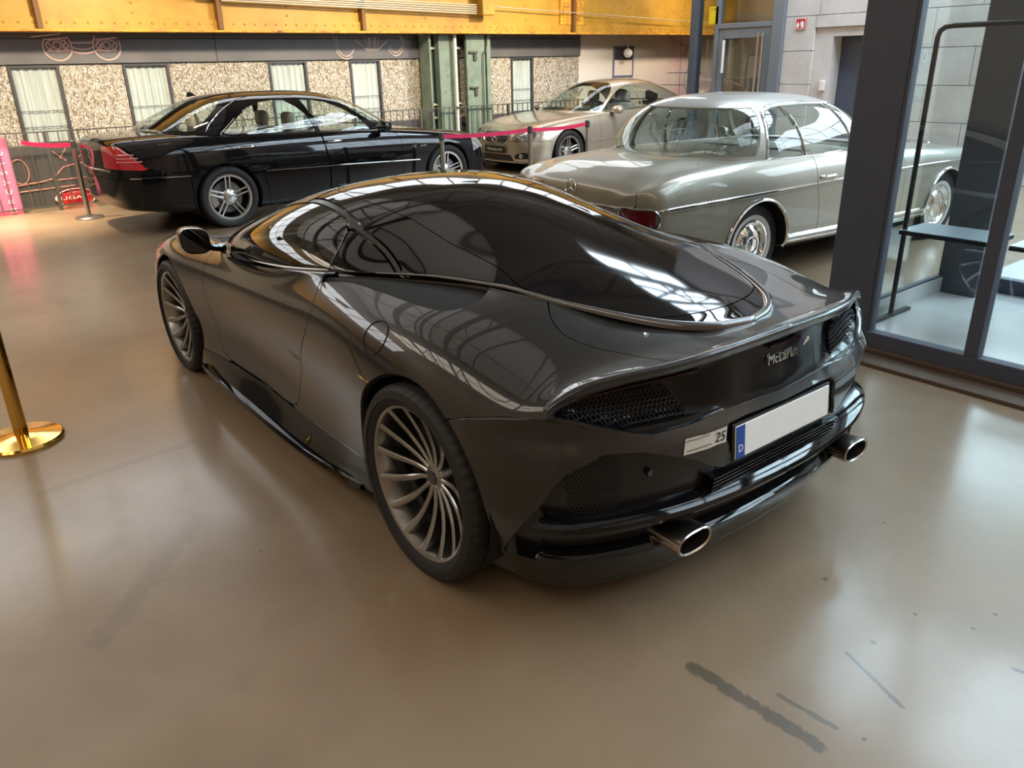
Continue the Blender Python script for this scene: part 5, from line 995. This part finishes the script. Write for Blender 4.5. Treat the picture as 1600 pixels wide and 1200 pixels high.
    # ---- door handles, mirrors, mouldings
    for sx in (-1, 1):
        for y, z in sp['handles']:
            p = [on_side(bod, y + d, z, o) * [sx, 1, 1] for d, o in ((-.10, .004), (-.06, .024), (.06, .024), (.10, .004))]; MB().tube(smooth_loop(p, 4, False), .010, 8).build('door_handle', sp.get('handle_mat', pm), car)
        for name_, pts, r, m_ in sp['mouldings']:
            p = [on_side(bod, y, z, .003) * [sx, 1, 1] for y, z in smooth_loop(pts, 8, False)]; MB().tube(p, r, 6).build(name_, m_, car)
        if sp.get('mirror'):
            mx, my, mz, s = sp['mirror']; b = MB(); n = 16; vs = []; prof = [(.09, .35), (.06, .8), (.0, 1.0), (-.03, .98)]
            for dy, sc in prof:
                for k in range(n):
                    t = 2 * math.pi * k / n; c_, q_ = math.cos(t), math.sin(t); vs.append((sx * (mx + .11 * s * sc * math.copysign(abs(c_) ** .75, c_)), my + dy * s, mz + .068 * s * sc * math.copysign(abs(q_) ** .75, q_)))
            b.add(vs, [(i * n + k, i * n + (k + 1) % n, i * n + n + (k + 1) % n, i * n + n + k) for i in range(3) for k in range(n)] + [tuple(range(n))], True); mo = b.build('door_mirror', pm, car)
            b = MB(); b.add([(v[0], v[1] + .003, v[2]) for v in vs[-n:]], [tuple(range(n))]); b.build('mirror_glass', 'mirror_glass', mo)
            MB().tube([(sx * (mx - .16 * s), my + .02, mz - .06), (sx * mx, my + .01, mz - .03)], .02, 8).build('mirror_arm', 'black_satin', mo)
    return car, bod, can
def star_emblem(parent, mtx, r, m='chrome'):
    b = MB(); b.tube([(r * math.cos(t), r * math.sin(t), 0) for t in np.linspace(0, 2 * math.pi, 36, endpoint=False)], r * .07, 6, closed=True)
    for k in range(3):
        t = math.pi / 2 + k * 2 * math.pi / 3; e = np.array([math.cos(t), math.sin(t), 0]); q = np.array([-math.sin(t), math.cos(t), 0]); tip = e * r * .97
        l, r_ = -e * r * .02 + q * r * .16, -e * r * .02 - q * r * .16; b.add([tip, l, (0, 0, r * .12), r_, (0, 0, -r * .05)], [(0, 1, 2), (0, 2, 3), (1, 0, 4), (0, 3, 4)])
    o = b.build('star_emblem', m, parent); o.matrix_local = mtx; return o
mat('saloon_paint', (.003, .003, .004), .04, 0, 0); paint('coupe_paint', (.52, .46, .37), .75, .33); paint('classic_paint', (.27, .252, .20), .4, .38, 0, .55); paint('classic_roof_sheen', (.42, .41, .37), .4, .36, 0, .6)  # classic roof: the body colour with its lighter reflection put into the tone
mat('whitewall', (.55, .54, .50), .6); mat('leather_grey', (.20, .20, .20), .5); mat('ivory', (.6, .56, .46), .3)
# ---------------- black saloon
W220 = dict(name='black_saloon', label='black luxury saloon with silver five-spoke wheels parked before the curtained windows', pose=(.9284, 7.9329, -87.379), paint='saloon_paint', glass='car_glass', half=.93, bow=.10,
    rows=[(3.92, .66, [(.36, .66), (.58, .645), (.70, .61), (.755, .53), (.775, .42), (.77, .30), (.73, .21)]), (3.72, .775, [(.38, .775), (.64, .76), (.775, .72), (.85, .63), (.875, .48), (.865, .30), (.82, .20)]), (3.45, .835, [(.40, .835), (.68, .825), (.81, .79), (.885, .71), (.91, .55), (.90, .33), (.86, .19)]),
          (3.085, .875, [(.42, .875), (.70, .87), (.83, .835), (.90, .76), (.925, .58), (.915, .36), (.88, .18)]), (2.6, .935, [(.42, .93), (.72, .915), (.84, .885), (.905, .80), (.928, .60), (.92, .36), (.90, .18)]), (2.2, .965, [(.42, .96), (.74, .945), (.848, .915), (.907, .82), (.93, .60), (.922, .36), (.905, .18)]),
          (1.4, .98, [(.42, .98), (.77, .97), (.856, .945), (.908, .84), (.93, .61), (.922, .36), (.905, .18)]), (.6, 1.0, [(.42, 1.0), (.77, .995), (.856, .97), (.907, .86), (.93, .62), (.922, .36), (.905, .19)]), (.0, 1.03, [(.42, 1.03), (.74, 1.02), (.84, .99), (.903, .88), (.93, .63), (.92, .38), (.90, .20)]),
          (-.5, 1.055, [(.42, 1.05), (.68, 1.035), (.79, 1.0), (.875, .90), (.905, .65), (.895, .42), (.87, .24)]), (-.9, 1.04, [(.42, 1.035), (.63, 1.02), (.735, .985), (.825, .89), (.862, .66), (.855, .45), (.83, .29)]), (-1.05, 1.025, [(.40, 1.02), (.60, 1.005), (.70, .965), (.785, .87), (.825, .66), (.82, .47), (.80, .31)])],
    nose_cap=[(.04, .96, .96), (.07, .85, .85), (.075, .5, .5), (.076, .02, .02)], nose_z=.42, tail_cap=[(.05, .965, .97), (.085, .90, .90), (.10, .6, .6), (.102, .02, .02)], tail_z=.66,
    cy=(2.62, -.60), wb=tab([(2.62, 0), (2.60, .25), (2.5, .48), (2.3, .66), (2.0, .765), (1.5, .815), (.8, .825), (.2, .80), (-.2, .73), (-.42, .63), (-.54, .45), (-.59, .22), (-.60, 0)]), zb=tab([(2.62, .93), (2.0, .94), (1.0, .965), (.2, .995), (-.6, 1.045)]),
    zc=tab([(2.62, .935), (2.45, 1.03), (2.2, 1.17), (1.95, 1.295), (1.7, 1.375), (1.4, 1.42), (1.1, 1.438), (.7, 1.44), (.4, 1.425), (.15, 1.385), (-.1, 1.30), (-.35, 1.185), (-.6, 1.05)]), ex=(.60, .70), lean=.19,
    windows=[('side_window', smooth_loop([(2.02, .945), (1.86, 1.10), (1.70, 1.21), (1.50, 1.30), (1.32, 1.335), (1.15, 1.345), (1.20, 1.15), (1.275, .955)], 1)), ('side_window', smooth_loop([(1.215, .965), (1.14, 1.15), (1.05, 1.35), (.80, 1.352), (.62, 1.335), (.47, 1.29), (.40, 1.255), (.30, .99)], 1)), ('quarter_window', [(.375, 1.24), (.25, 1.15), (.12, 1.05), (.07, 1.00), (.27, .99)])],
    win_trim=[[(2.06, .935), (1.6, .945), (1.0, .965), (.5, .98), (.10, 1.0), (.05, 1.02), (.10, 1.06), (.25, 1.17)], [(.285, .99), (.33, 1.12), (.385, 1.25)], [(-.10, 1.05), (-.04, 1.12), (.10, 1.225), (.22, 1.29), (.35, 1.345)]], trim_r=.005,
    a_pillar=((2.16, .95), (1.62, 1.33)), c_pillar=((-.22, 1.06), (.22, 1.36)), ws_top=1.395, ws_bot=.96, rg_top=1.375, rg_bot=1.065,
    arches=[(0, .338, .378), (3.085, .338, .378)], half_=.93, track=.80, wheel_z=.338, wheels='amg_big', bump_z=(.62, .60), bump_y=(-.40, 3.50),
    doors=[[(2.34, .20), (2.36, .80), (2.2, 1.02), (1.24, 1.02), (1.26, .85), (1.30, .60), (1.28, .20)], [(1.265, .20), (1.285, .60), (1.245, .85), (1.22, 1.02), (-.06, 1.05), (.0, .93), (.22, .80), (.42, .62), (.47, .40), (.47, .20)]],
    bonnet=np.array([(-.70, 2.35), (-.72, 2.8), (-.66, 3.5), (-.55, 3.85), (.3, 3.9), (.3, 2.4)]), lid=np.array([(-.60, -.50), (-.62, -.95), (-.60, -1.3), (.3, -1.3), (.3, -.4), (-.3, -.55)]), lid_z=.70,
    seats=(.25, 1.15), leather='leather_beige', dash=1.85, shelf=(-.45, .05), handles=[(.28, .865), (1.40, .845)], handle_mat='chrome', mirror=(.99, 2.06, .985, 1.0),
    mouldings=[('chrome_moulding', [(.46, .592), (1.2, .572), (2.0, .545), (2.62, .525)], .009, 'chrome'), ('chrome_moulding', [(-1.0, .632), (-.7, .625), (-.40, .615)], .008, 'chrome')])
w220, wb_, wc_ = build_sedan(W220)
# ---------------- silver-beige coupe
CL = dict(name='silver_coupe', label='silver beige coupe facing the camera behind the red belt barrier', pose=(9.75, 8.79, 91.712), paint='coupe_paint', glass='car_glass', half=.93, bow=.12,
    rows=[(3.62, .63, [(.34, .63), (.56, .615), (.69, .58), (.76, .50), (.79, .40), (.785, .28), (.74, .19)]), (3.45, .735, [(.38, .735), (.62, .72), (.765, .68), (.845, .60), (.87, .46), (.86, .30), (.81, .18)]), (3.2, .795, [(.40, .795), (.67, .785), (.80, .75), (.88, .68), (.91, .53), (.90, .33), (.86, .18)]), (2.885, .84, [(.42, .84), (.70, .83), (.825, .80), (.90, .73), (.928, .57), (.915, .35), (.88, .18)]),
          (2.3, .90, [(.42, .895), (.72, .88), (.845, .855), (.905, .78), (.928, .60), (.92, .36), (.90, .18)]), (1.4, .93, [(.42, .93), (.76, .92), (.855, .895), (.908, .81), (.93, .61), (.922, .36), (.905, .18)]), (.6, .95, [(.42, .95), (.76, .945), (.852, .92), (.907, .83), (.93, .62), (.922, .36), (.905, .19)]), (-.2, .98, [(.42, .98), (.70, .965), (.81, .935), (.895, .85), (.92, .64), (.91, .40), (.88, .2)]), (-.8, .96, [(.42, .955), (.62, .94), (.74, .91), (.835, .82), (.87, .63), (.86, .42), (.83, .26)]), (-1.0, .93, [(.40, .925), (.58, .91), (.69, .88), (.78, .79), (.82, .62), (.82, .43), (.80, .28)])],
    nose_cap=[(.05, .95, .95), (.085, .84, .82), (.095, .5, .5), (.096, .02, .02)], nose_z=.40, tail_cap=[(.05, .96, .96), (.08, .88, .88), (.09, .5, .5), (.091, .02, .02)], tail_z=.62,
    cy=(2.42, -.62), wb=tab([(2.42, 0), (2.40, .28), (2.3, .50), (2.1, .68), (1.8, .775), (1.3, .82), (.7, .82), (.2, .77), (-.2, .68), (-.45, .55), (-.57, .33), (-.62, 0)]), zb=tab([(2.42, .88), (1.4, .905), (.2, .945), (-.62, .97)]),
    zc=tab([(2.42, .885), (2.25, .99), (2.0, 1.13), (1.75, 1.25), (1.5, 1.335), (1.25, 1.378), (1.0, 1.395), (.7, 1.393), (.4, 1.36), (.1, 1.285), (-.2, 1.175), (-.45, 1.06), (-.62, .975)]), ex=(.64, .74), lean=.18,
    windows=[('side_window', [(1.96, .905), (1.80, 1.03), (1.62, 1.14), (1.45, 1.22), (1.25, 1.275), (1.09, 1.285), (1.06, 1.10), (1.03, .925)]), ('quarter_window', [(1.06, 1.283), (.86, 1.262), (.68, 1.21), (.50, 1.13), (.36, 1.05), (.26, .965), (.99, .927), (1.03, 1.10)])],
    win_trim=[[(2.0, .895), (1.5, .905), (1.0, .925), (.5, .94), (.24, .955)]], trim_r=.005, trim_mat='black_satin', a_pillar=((2.05, .90), (1.50, 1.27)), c_pillar=((-.25, .99), (.30, 1.27)), ws_top=1.35, ws_bot=.91, rg_top=1.33, rg_bot=1.0,
    arches=[(0, .325, .365), (2.885, .325, .365)], track=.80, wheel_z=.328, wheels='amg', bump_z=(.55, .52), bump_y=(-.40, 3.27), doors=[[(2.17, .20), (2.19, .75), (2.1, .97), (.55, .99), (.62, .70), (.66, .20)]],
    bonnet=np.array([(-.70, 2.2), (-.70, 2.6), (-.62, 3.15), (-.42, 3.52), (-.25, 3.60), (.3, 3.62), (.3, 2.2)]), lid=np.array([(-.55, -.5), (-.58, -1.3), (.3, -1.3), (.3, -.4)]), lid_z=.65,
    seats=(.35, 1.1), leather='leather_grey', dash=1.75, shelf=(-.45, .1), handles=[(.85, .80)], mirror=(.98, 1.84, .925, 1.0), mouldings=[('side_moulding', [(-.45, .50), (.45, .50), (1.2, .485), (2.4, .46)], .008, 'coupe_paint')])
cl, cb_, cc_ = build_sedan(CL)
# ---------------- old two-door coupe
W111 = dict(name='classic_coupe', label='silver grey 1960s two-door coupe with chrome trim, seen from behind beside the dark column', pose=(3.1676, 2.3833, -93.507), paint='classic_paint', roof_paint='classic_roof_sheen', glass='car_glass', half=.90, bow=.05,
    rows=[(3.50, .78, [(.40, .78), (.60, .78), (.70, .76), (.75, .70), (.77, .55), (.76, .38), (.72, .28)]), (3.30, .83, [(.42, .83), (.64, .825), (.76, .81), (.82, .75), (.845, .58), (.835, .38), (.80, .27)]), (2.75, .88, [(.42, .875), (.66, .865), (.79, .85), (.86, .78), (.885, .60), (.88, .38), (.85, .26)]), (2.1, .92, [(.42, .915), (.68, .905), (.80, .90), (.865, .82), (.895, .62), (.89, .38), (.86, .26)]),
          (1.2, .94, [(.42, .94), (.72, .945), (.81, .945), (.865, .86), (.897, .65), (.892, .38), (.87, .27)]), (.5, .95, [(.42, .95), (.72, .955), (.815, .955), (.867, .87), (.897, .66), (.892, .40), (.87, .28)]), (.0, .965, [(.42, .975), (.70, .965), (.812, .955), (.867, .87), (.895, .67), (.89, .42), (.865, .29)]), (-.45, .985, [(.42, .985), (.68, .95), (.805, .935), (.86, .855), (.885, .67), (.875, .45), (.85, .32)]),
          (-.85, .95, [(.42, .945), (.67, .91), (.795, .905), (.85, .83), (.87, .67), (.855, .48), (.83, .36)]), (-1.08, .88, [(.42, .872), (.66, .848), (.785, .86), (.838, .80), (.858, .66), (.845, .50), (.82, .38)])],
    nose_cap=[(.04, .97, .97), (.07, .88, .9), (.08, .5, .5), (.081, .02, .02)], nose_z=.55, tail_cap=[(.015, .99, .985), (.04, .965, .93), (.06, .85, .80), (.068, .4, .4), (.069, .02, .02)], tail_z=.62,
    cy=(1.95, -.36), wb=tab([(1.95, 0), (1.94, .3), (1.86, .52), (1.65, .68), (1.3, .755), (.8, .785), (.4, .785), (.15, .765), (-.05, .71), (-.2, .60), (-.30, .42), (-.35, .2), (-.36, 0)]), zb=tab([(1.95, .93), (1.2, .945), (.4, .95), (-.36, .975)]),
    zc=tab([(1.95, .935), (1.82, 1.06), (1.65, 1.20), (1.45, 1.315), (1.25, 1.375), (1.0, 1.405), (.7, 1.418), (.4, 1.412), (.2, 1.395), (.05, 1.36), (-.1, 1.28), (-.22, 1.16), (-.31, 1.05), (-.36, .98)]), ex=(.55, .66), lean=.14,
    windows=[('quarter_window', [(.19, .965), (.215, 1.12), (.25, 1.255), (.30, 1.298), (.40, 1.318), (.50, 1.325), (.56, 1.15), (.605, .962)]), ('side_window', [(.635, .96), (.585, 1.15), (.53, 1.326), (.85, 1.328), (1.10, 1.318), (1.22, 1.14), (1.32, .958)]), ('vent_window', [(1.35, .958), (1.25, 1.14), (1.135, 1.31), (1.27, 1.27), (1.42, 1.10), (1.55, .958)])],
    win_trim=[[(.17, .955), (.60, .952), (1.1, .95), (1.58, .95)], [(.17, .955), (.195, 1.12), (.235, 1.265), (.29, 1.312), (.40, 1.333), (.7, 1.342), (1.1, 1.335), (1.22, 1.315)], [(.62, .955), (.575, 1.13), (.515, 1.325)], [(1.335, .955), (1.235, 1.14), (1.12, 1.318)]], trim_r=.008,
    a_pillar=((1.62, .95), (1.30, 1.29)), c_pillar=((.06, .96), (.205, 1.31)), ws_top=1.355, ws_bot=.965, rg_top=1.325, rg_bot=.985,
    arches=[(0, .33, .345), (2.75, .33, .345)], track=.735, wheel_z=.325, wheels='classic', bump_z=(.50, .48), bump_y=(-.75, 3.2), doors=[[(1.95, .28), (1.97, .80), (1.85, 1.0), (.66, 1.0), (.69, .70), (.735, .50), (.74, .28)]],
    bonnet=np.array([(-.60, 2.0), (-.62, 3.2), (-.45, 3.55), (.3, 3.6), (.3, 2.0)]), lid=smooth_loop([(-.60, -.42), (-.655, -.55), (-.665, -.85), (-.67, -1.10), (-.66, -1.4), (.4, -1.4), (.4, -.35), (-.3, -.40)], 4), lid_z=.70,
    seats=(.35, 1.0), leather='leather_black', headrest=False, seat_dz=-.05, dash=1.45, shelf=(-.30, .10), wheel_mat='ivory', handles=[(.82, .785)], handle_mat='chrome', mirror=(.90, 1.55, 1.0, .7),
    mouldings=[('side_moulding', [(-1.12, .705), (-.8, .718), (0, .732), (.7, .742), (1.4, .748), (2.4, .75), (3.3, .73)], .009, 'chrome'), ('side_moulding', [(-1.10, .685), (-.8, .698), (0, .712), (.7, .722), (1.4, .728), (2.4, .73), (3.3, .71)], .005, 'classic_paint'), ('sill_trim', [(.36, .355), (.8, .35), (1.5, .345), (2.38, .34)], .017, 'chrome'), ('sill_trim', [(.36, .315), (.8, .31), (1.5, .305), (2.38, .30)], .010, 'chrome')])
w111, eb_, ec_ = build_sedan(W111)
# ------------------------------------------------------------------ small parts of the three cars
def near_pt(s_, x, y=None, z=None, sgn=-1, off=.003):
    """point of a half surface nearest to the given coordinates (None is free); sgn chooses the side; rear/front by y sign"""
    q = (s_.V[:, 0] + abs(x)) ** 2
    if y is not None: q = q + (s_.V[:, 1] - y) ** 2
    if z is not None: q = q + (s_.V[:, 2] - z) ** 2
    return q
def on_end(s_, x, z, rear=True, off=.003):
    sel = (s_.V[:, 1] < 0) if rear else (s_.V[:, 1] > 2); V, N = s_.V[sel], s_.N[sel]; k = np.abs(N[:, 1]) > .25; V, N = V[k], N[k]
    q = (V[:, 0] + abs(x)) ** 2 + (V[:, 2] - z) ** 2; i = np.argsort(q)[:5]; w = 1 / (q[i] + 1e-6); w /= w.sum(); n = (N[i] * w[:, None]).sum(0); n /= np.linalg.norm(n); p = np.array([-abs(x), (V[i, 1] * w).sum(), z]) + n * off
    return (p * [-1, 1, 1], n * [-1, 1, 1]) if x >= 0 else (p, n)
def end_patch(parent, s_, poly, name, m, rear=True, off=.006, sx=1, lip=.02):
    """panel lying on the tail or nose: polygon in (|x|, z)"""
    V, N = s_.V, s_.N; d = X_(sdpoly(np.stack([-V[:, 0], V[:, 2]], 1), poly), (V[:, 1] if rear else 2 - V[:, 1]), -np.abs(N[:, 1]) + .08); c = s_.clip(d).offset(off)
    if sx < 0: return c.build(name, m, parent, lip)
    return c.mirror().build(name, m, parent, lip)
def side_patch(parent, s_, poly, name, m, off=.005, sx=1, lip=.012):
    V = s_.V; d = X_(sdpoly(V[:, 1:3], poly), V[:, 0] + .4); c = s_.clip(d).offset(off); c = c if sx < 0 else c.mirror(); return c.build(name, m, parent, lip)
def w220_details():
    s = wb_
    for sx in (-1, 1):
        side_patch(w220, s, [(-.80, .705), (-1.02, .725), (-1.2, .725), (-1.2, .96), (-1.02, .95), (-.95, .85)], 'tail_light', 'lamp_red', .004, sx)
        for z in (.80, .835, .87):
            pts = [on_side(s, y, z, .010) * [sx, 1, 1] for y in np.linspace(-1.06, -.86 - (z - .80) * .9, 5)]; MB().tube(pts, .006, 6).build('tail_light_rib', 'lamp_rib', w220)
        side_patch(w220, s, [(3.55, .56), (3.68, .60), (4.0, .60), (4.0, .72), (3.80, .745), (3.56, .74)], 'headlight', 'lamp_clear', .005, sx)
    p, n = on_end(s, .0, .86, True, .004); star_emblem(w220, frame(p, (-1, 0, 0), (0, .1, 1)), .045)
    a = [on_end(s, x, .70, True, .008)[0] for x in np.linspace(0, .55, 8)]; MB().tube([(-q[0], q[1], q[2]) for q in a[::-1]] + [tuple(q) for q in a[1:]], .010, 6).build('boot_trim', 'chrome', w220)
    for sx in (-1, 1):
        p = on_side(s, 2.62, .70, .004) * [sx, 1, 1]; d = (on_side(s, 2.8, .70, .004) - on_side(s, 2.45, .70, .004)) * [sx, 1, 1]
        text('fender_badge', 'V12', .048, 'chrome', w220, frame(p - d * .25, d * sx, (0, 0, 1)), .001, shear=.3); text('fender_badge', 'BITURBO', .024, 'chrome', w220, frame(p + d * .22, d * sx, (0, 0, 1)), .001)
    MB().prism([(.02, 1.395), (.14, 1.41), (.06, 1.45), (.035, 1.45)], 'x', -.008, .008).build('roof_antenna', 'black_gloss', w220)
    for sx in (-1, 1): MB().box((sx * .30 - .05, 2.38, .94), (sx * .30 + .3, 2.42, .955), .004).build('wiper', 'black_satin', w220)
mat('lamp_rib', (.85, .30, .32), .15, 0, 1, .02)
w220_details()
def cl_details():
    s = cb_
    for sx in (-1, 1):
        for cx_, cz, rx, rz, nm in ((.50, .575, .095, .075, 'headlight'), (.68, .585, .085, .085, 'headlight')):
            pol = [(cx_ + rx * math.cos(t), cz + rz * math.sin(t)) for t in np.linspace(0, 2 * math.pi, 24, endpoint=False)]
            h = end_patch(cl, s, pol, 'headlight', 'lamp_dark', False, .006, sx)
            q, n = on_end(s, cx_ * sx, cz, False, .012); b = MB(); b.lathe([(0, .01), (rx * .45, .006), (rx * .62, -.004)], 20, 'z'); o = b.build('headlight_lens', 'lamp_clear', cl); o.matrix_local = frame(q, np.cross(n, (0, 0, 1)), (0, 0, 1))
        end_patch(cl, s, [(.43, .235), (.70, .25), (.72, .33), (.62, .345), (.46, .31)], 'fog_light_vent', 'black_satin', False, .004, sx)
        q, n = on_end(s, .58 * sx, .29, False, .012); b = MB(); b.lathe([(0, .008), (.03, .004), (.036, -.004)], 18, 'z'); o = b.build('fog_light', 'lamp_clear', cl); o.matrix_local = frame(q, np.cross(n, (0, 0, 1)), (0, 0, 1))
    pol = [(-.4, .48), (.24, .485), (.30, .55), (.33, .635), (-.4, .635)]
    end = S.join(s, s.mirror())
    def patch(poly, name, m, off):
        V, N = end.V, end.N; d = X_(sdpoly(V[:, [0, 2]], poly), 2 - V[:, 1], -np.abs(N[:, 1]) + .08); return end.clip(d).offset(off).build(name, m, cl, .02)
    patch([(-.24, .485), (.24, .485), (.30, .55), (.33, .632), (-.33, .632), (-.30, .55)], 'grille', 'black_satin', .004)
    def at(x, z, o):
        p, n = on_end(s, x if x else 1e-6, z, False, o); return p
    for z, w in ((.50, .245), (.53, .275), (.56, .295), (.59, .31), (.62, .322)): MB().tube([at(x, z, .010) for x in np.linspace(-w, w, 13)], .0065, 6).build('grille_bar', 'chrome', cl)
    loop = [(-.24, .482), (0, .478), (.24, .482), (.305, .55), (.335, .635), (0, .645), (-.335, .635), (-.305, .55)]; MB().tube([at(x, z, .010) for x, z in smooth_loop(loop, 6)], .009, 6, closed=True).build('grille_frame', 'chrome', cl)
    p, n = on_end(s, 0, .565, False, .022); star_emblem(cl, frame(p, (-1, 0, 0), (0, 0, 1)), .075, 'chrome')
    patch([(-.42, .205), (.42, .205), (.36, .30), (-.36, .30)], 'lower_intake', 'black_satin', .004)
    MB().tube([at(x, .19, .012) for x in np.linspace(-.62, .62, 15)], .012, 6).build('bumper_lip', 'coupe_paint', cl)
    q = at(0, .375, .015); b = MB(); b.box((-.26, -.004, -.055), (.26, .006, .055), .003); o = b.build('number_plate', 'black_ink', cl, tuple(q)); text('plate_text', 'Mythengh.am 8', .062, 'plate_gold', o, frame((0, .0075, 0), (-1, 0, 0), (0, 0, 1)), .0008)
    for sx in (-1, 1): MB().tube([(sx * .1 + .1, 2.36, .905), (sx * .1 + .45, 2.22, .99)], .006, 6).build('wiper', 'black_satin', cl)
mat('lamp_dark', (.10, .10, .10), .12, .3, 1, .02); mat('plate_gold', (.75, .68, .50), .4, .3)
cl_details()
def w111_details():
    s = eb_
    for sx in (-1, 1):
        end_patch(w111, s, [(.55, .585), (.80, .59), (.828, .60), (.828, .70), (.56, .70), (.535, .65)], 'tail_light', 'lamp_dark_red', True, .012, sx, .03)
        lp = smooth_loop([(.545, .58), (.70, .582), (.83, .592), (.825, .705), (.70, .708), (.55, .705), (.525, .65)], 5); MB().tube([on_end(s, x * sx, z, True, .014)[0] for x, z in lp], .008, 6, closed=True).build('tail_light_frame', 'chrome', w111)
        y0, z0, r0 = 0, .33, .352
        for yy in (0, 2.75): MB().tube([on_side(s, yy + r0 * math.cos(t), z0 + r0 * math.sin(t), .006) * [sx, 1, 1] for t in np.linspace(R(-8), R(188), 40)], .013, 8).build('arch_trim', 'chrome', w111)
    p, n = on_end(s, 0, .795, True, .012); star_emblem(w111, frame(p, (1, 0, 0), (0, .25, 1)), .058, 'chrome')
    p, n = on_end(s, -.45, .79, True, .016); text('boot_badge', '280SE', .06, 'steel_satin', w111, frame(p, (1, -.06, 0), (0, .25, 1)), .003)
    p, n = on_end(s, 0, .722, True, .014); text('boot_badge', 'AUTOMATIC', .036, 'steel_satin', w111, frame(p, (1, 0, 0), (0, .2, 1)), .002)
    MB().tube([on_end(s, x if x else 1e-6, .698, True, .010)[0] for x in np.linspace(-.56, .56, 17)], .011, 6).build('boot_trim', 'chrome', w111)
    b = MB(); P = [on_end(s, x if x else 1e-6, .50, True, .04)[0] for x in np.linspace(-.82, .82, 21)]; b.tube([(q[0], q[1], .46) for q in P], .05, 10); b.build('chrome_bumper', 'chrome', w111)
    # bright frame of the rear window
    loop = [(-.60, 1.0), (0, .99), (.60, 1.0), (.62, 1.15), (.54, 1.28), (.36, 1.325), (0, 1.335), (-.36, 1.325), (-.54, 1.28), (-.62, 1.15)]
    c = ec_; e = c.clip(X_(c.V[:, 1] - .5, -np.abs(c.N[:, 1]) + .05))
    # headlights and a tall radiator grille at the front
    for sx in (-1, 1):
        q, n = on_end(s, .62 * sx, .68, False, .0); b = MB(); b.lathe([(.0, .05), (.06, .045), (.09, .02), (.10, -.01), (.105, -.04)], 24, 'z'); o = b.build('headlight', 'lamp_clear', w111); o.matrix_local = frame(q, np.cross(n, (0, 0, 1)), (0, 0, 1))
    b = MB(); b.box((-.23, 3.50, .48), (.23, 3.60, .84), .03); b.build('radiator_grille', 'chrome', w111)
w111_details()
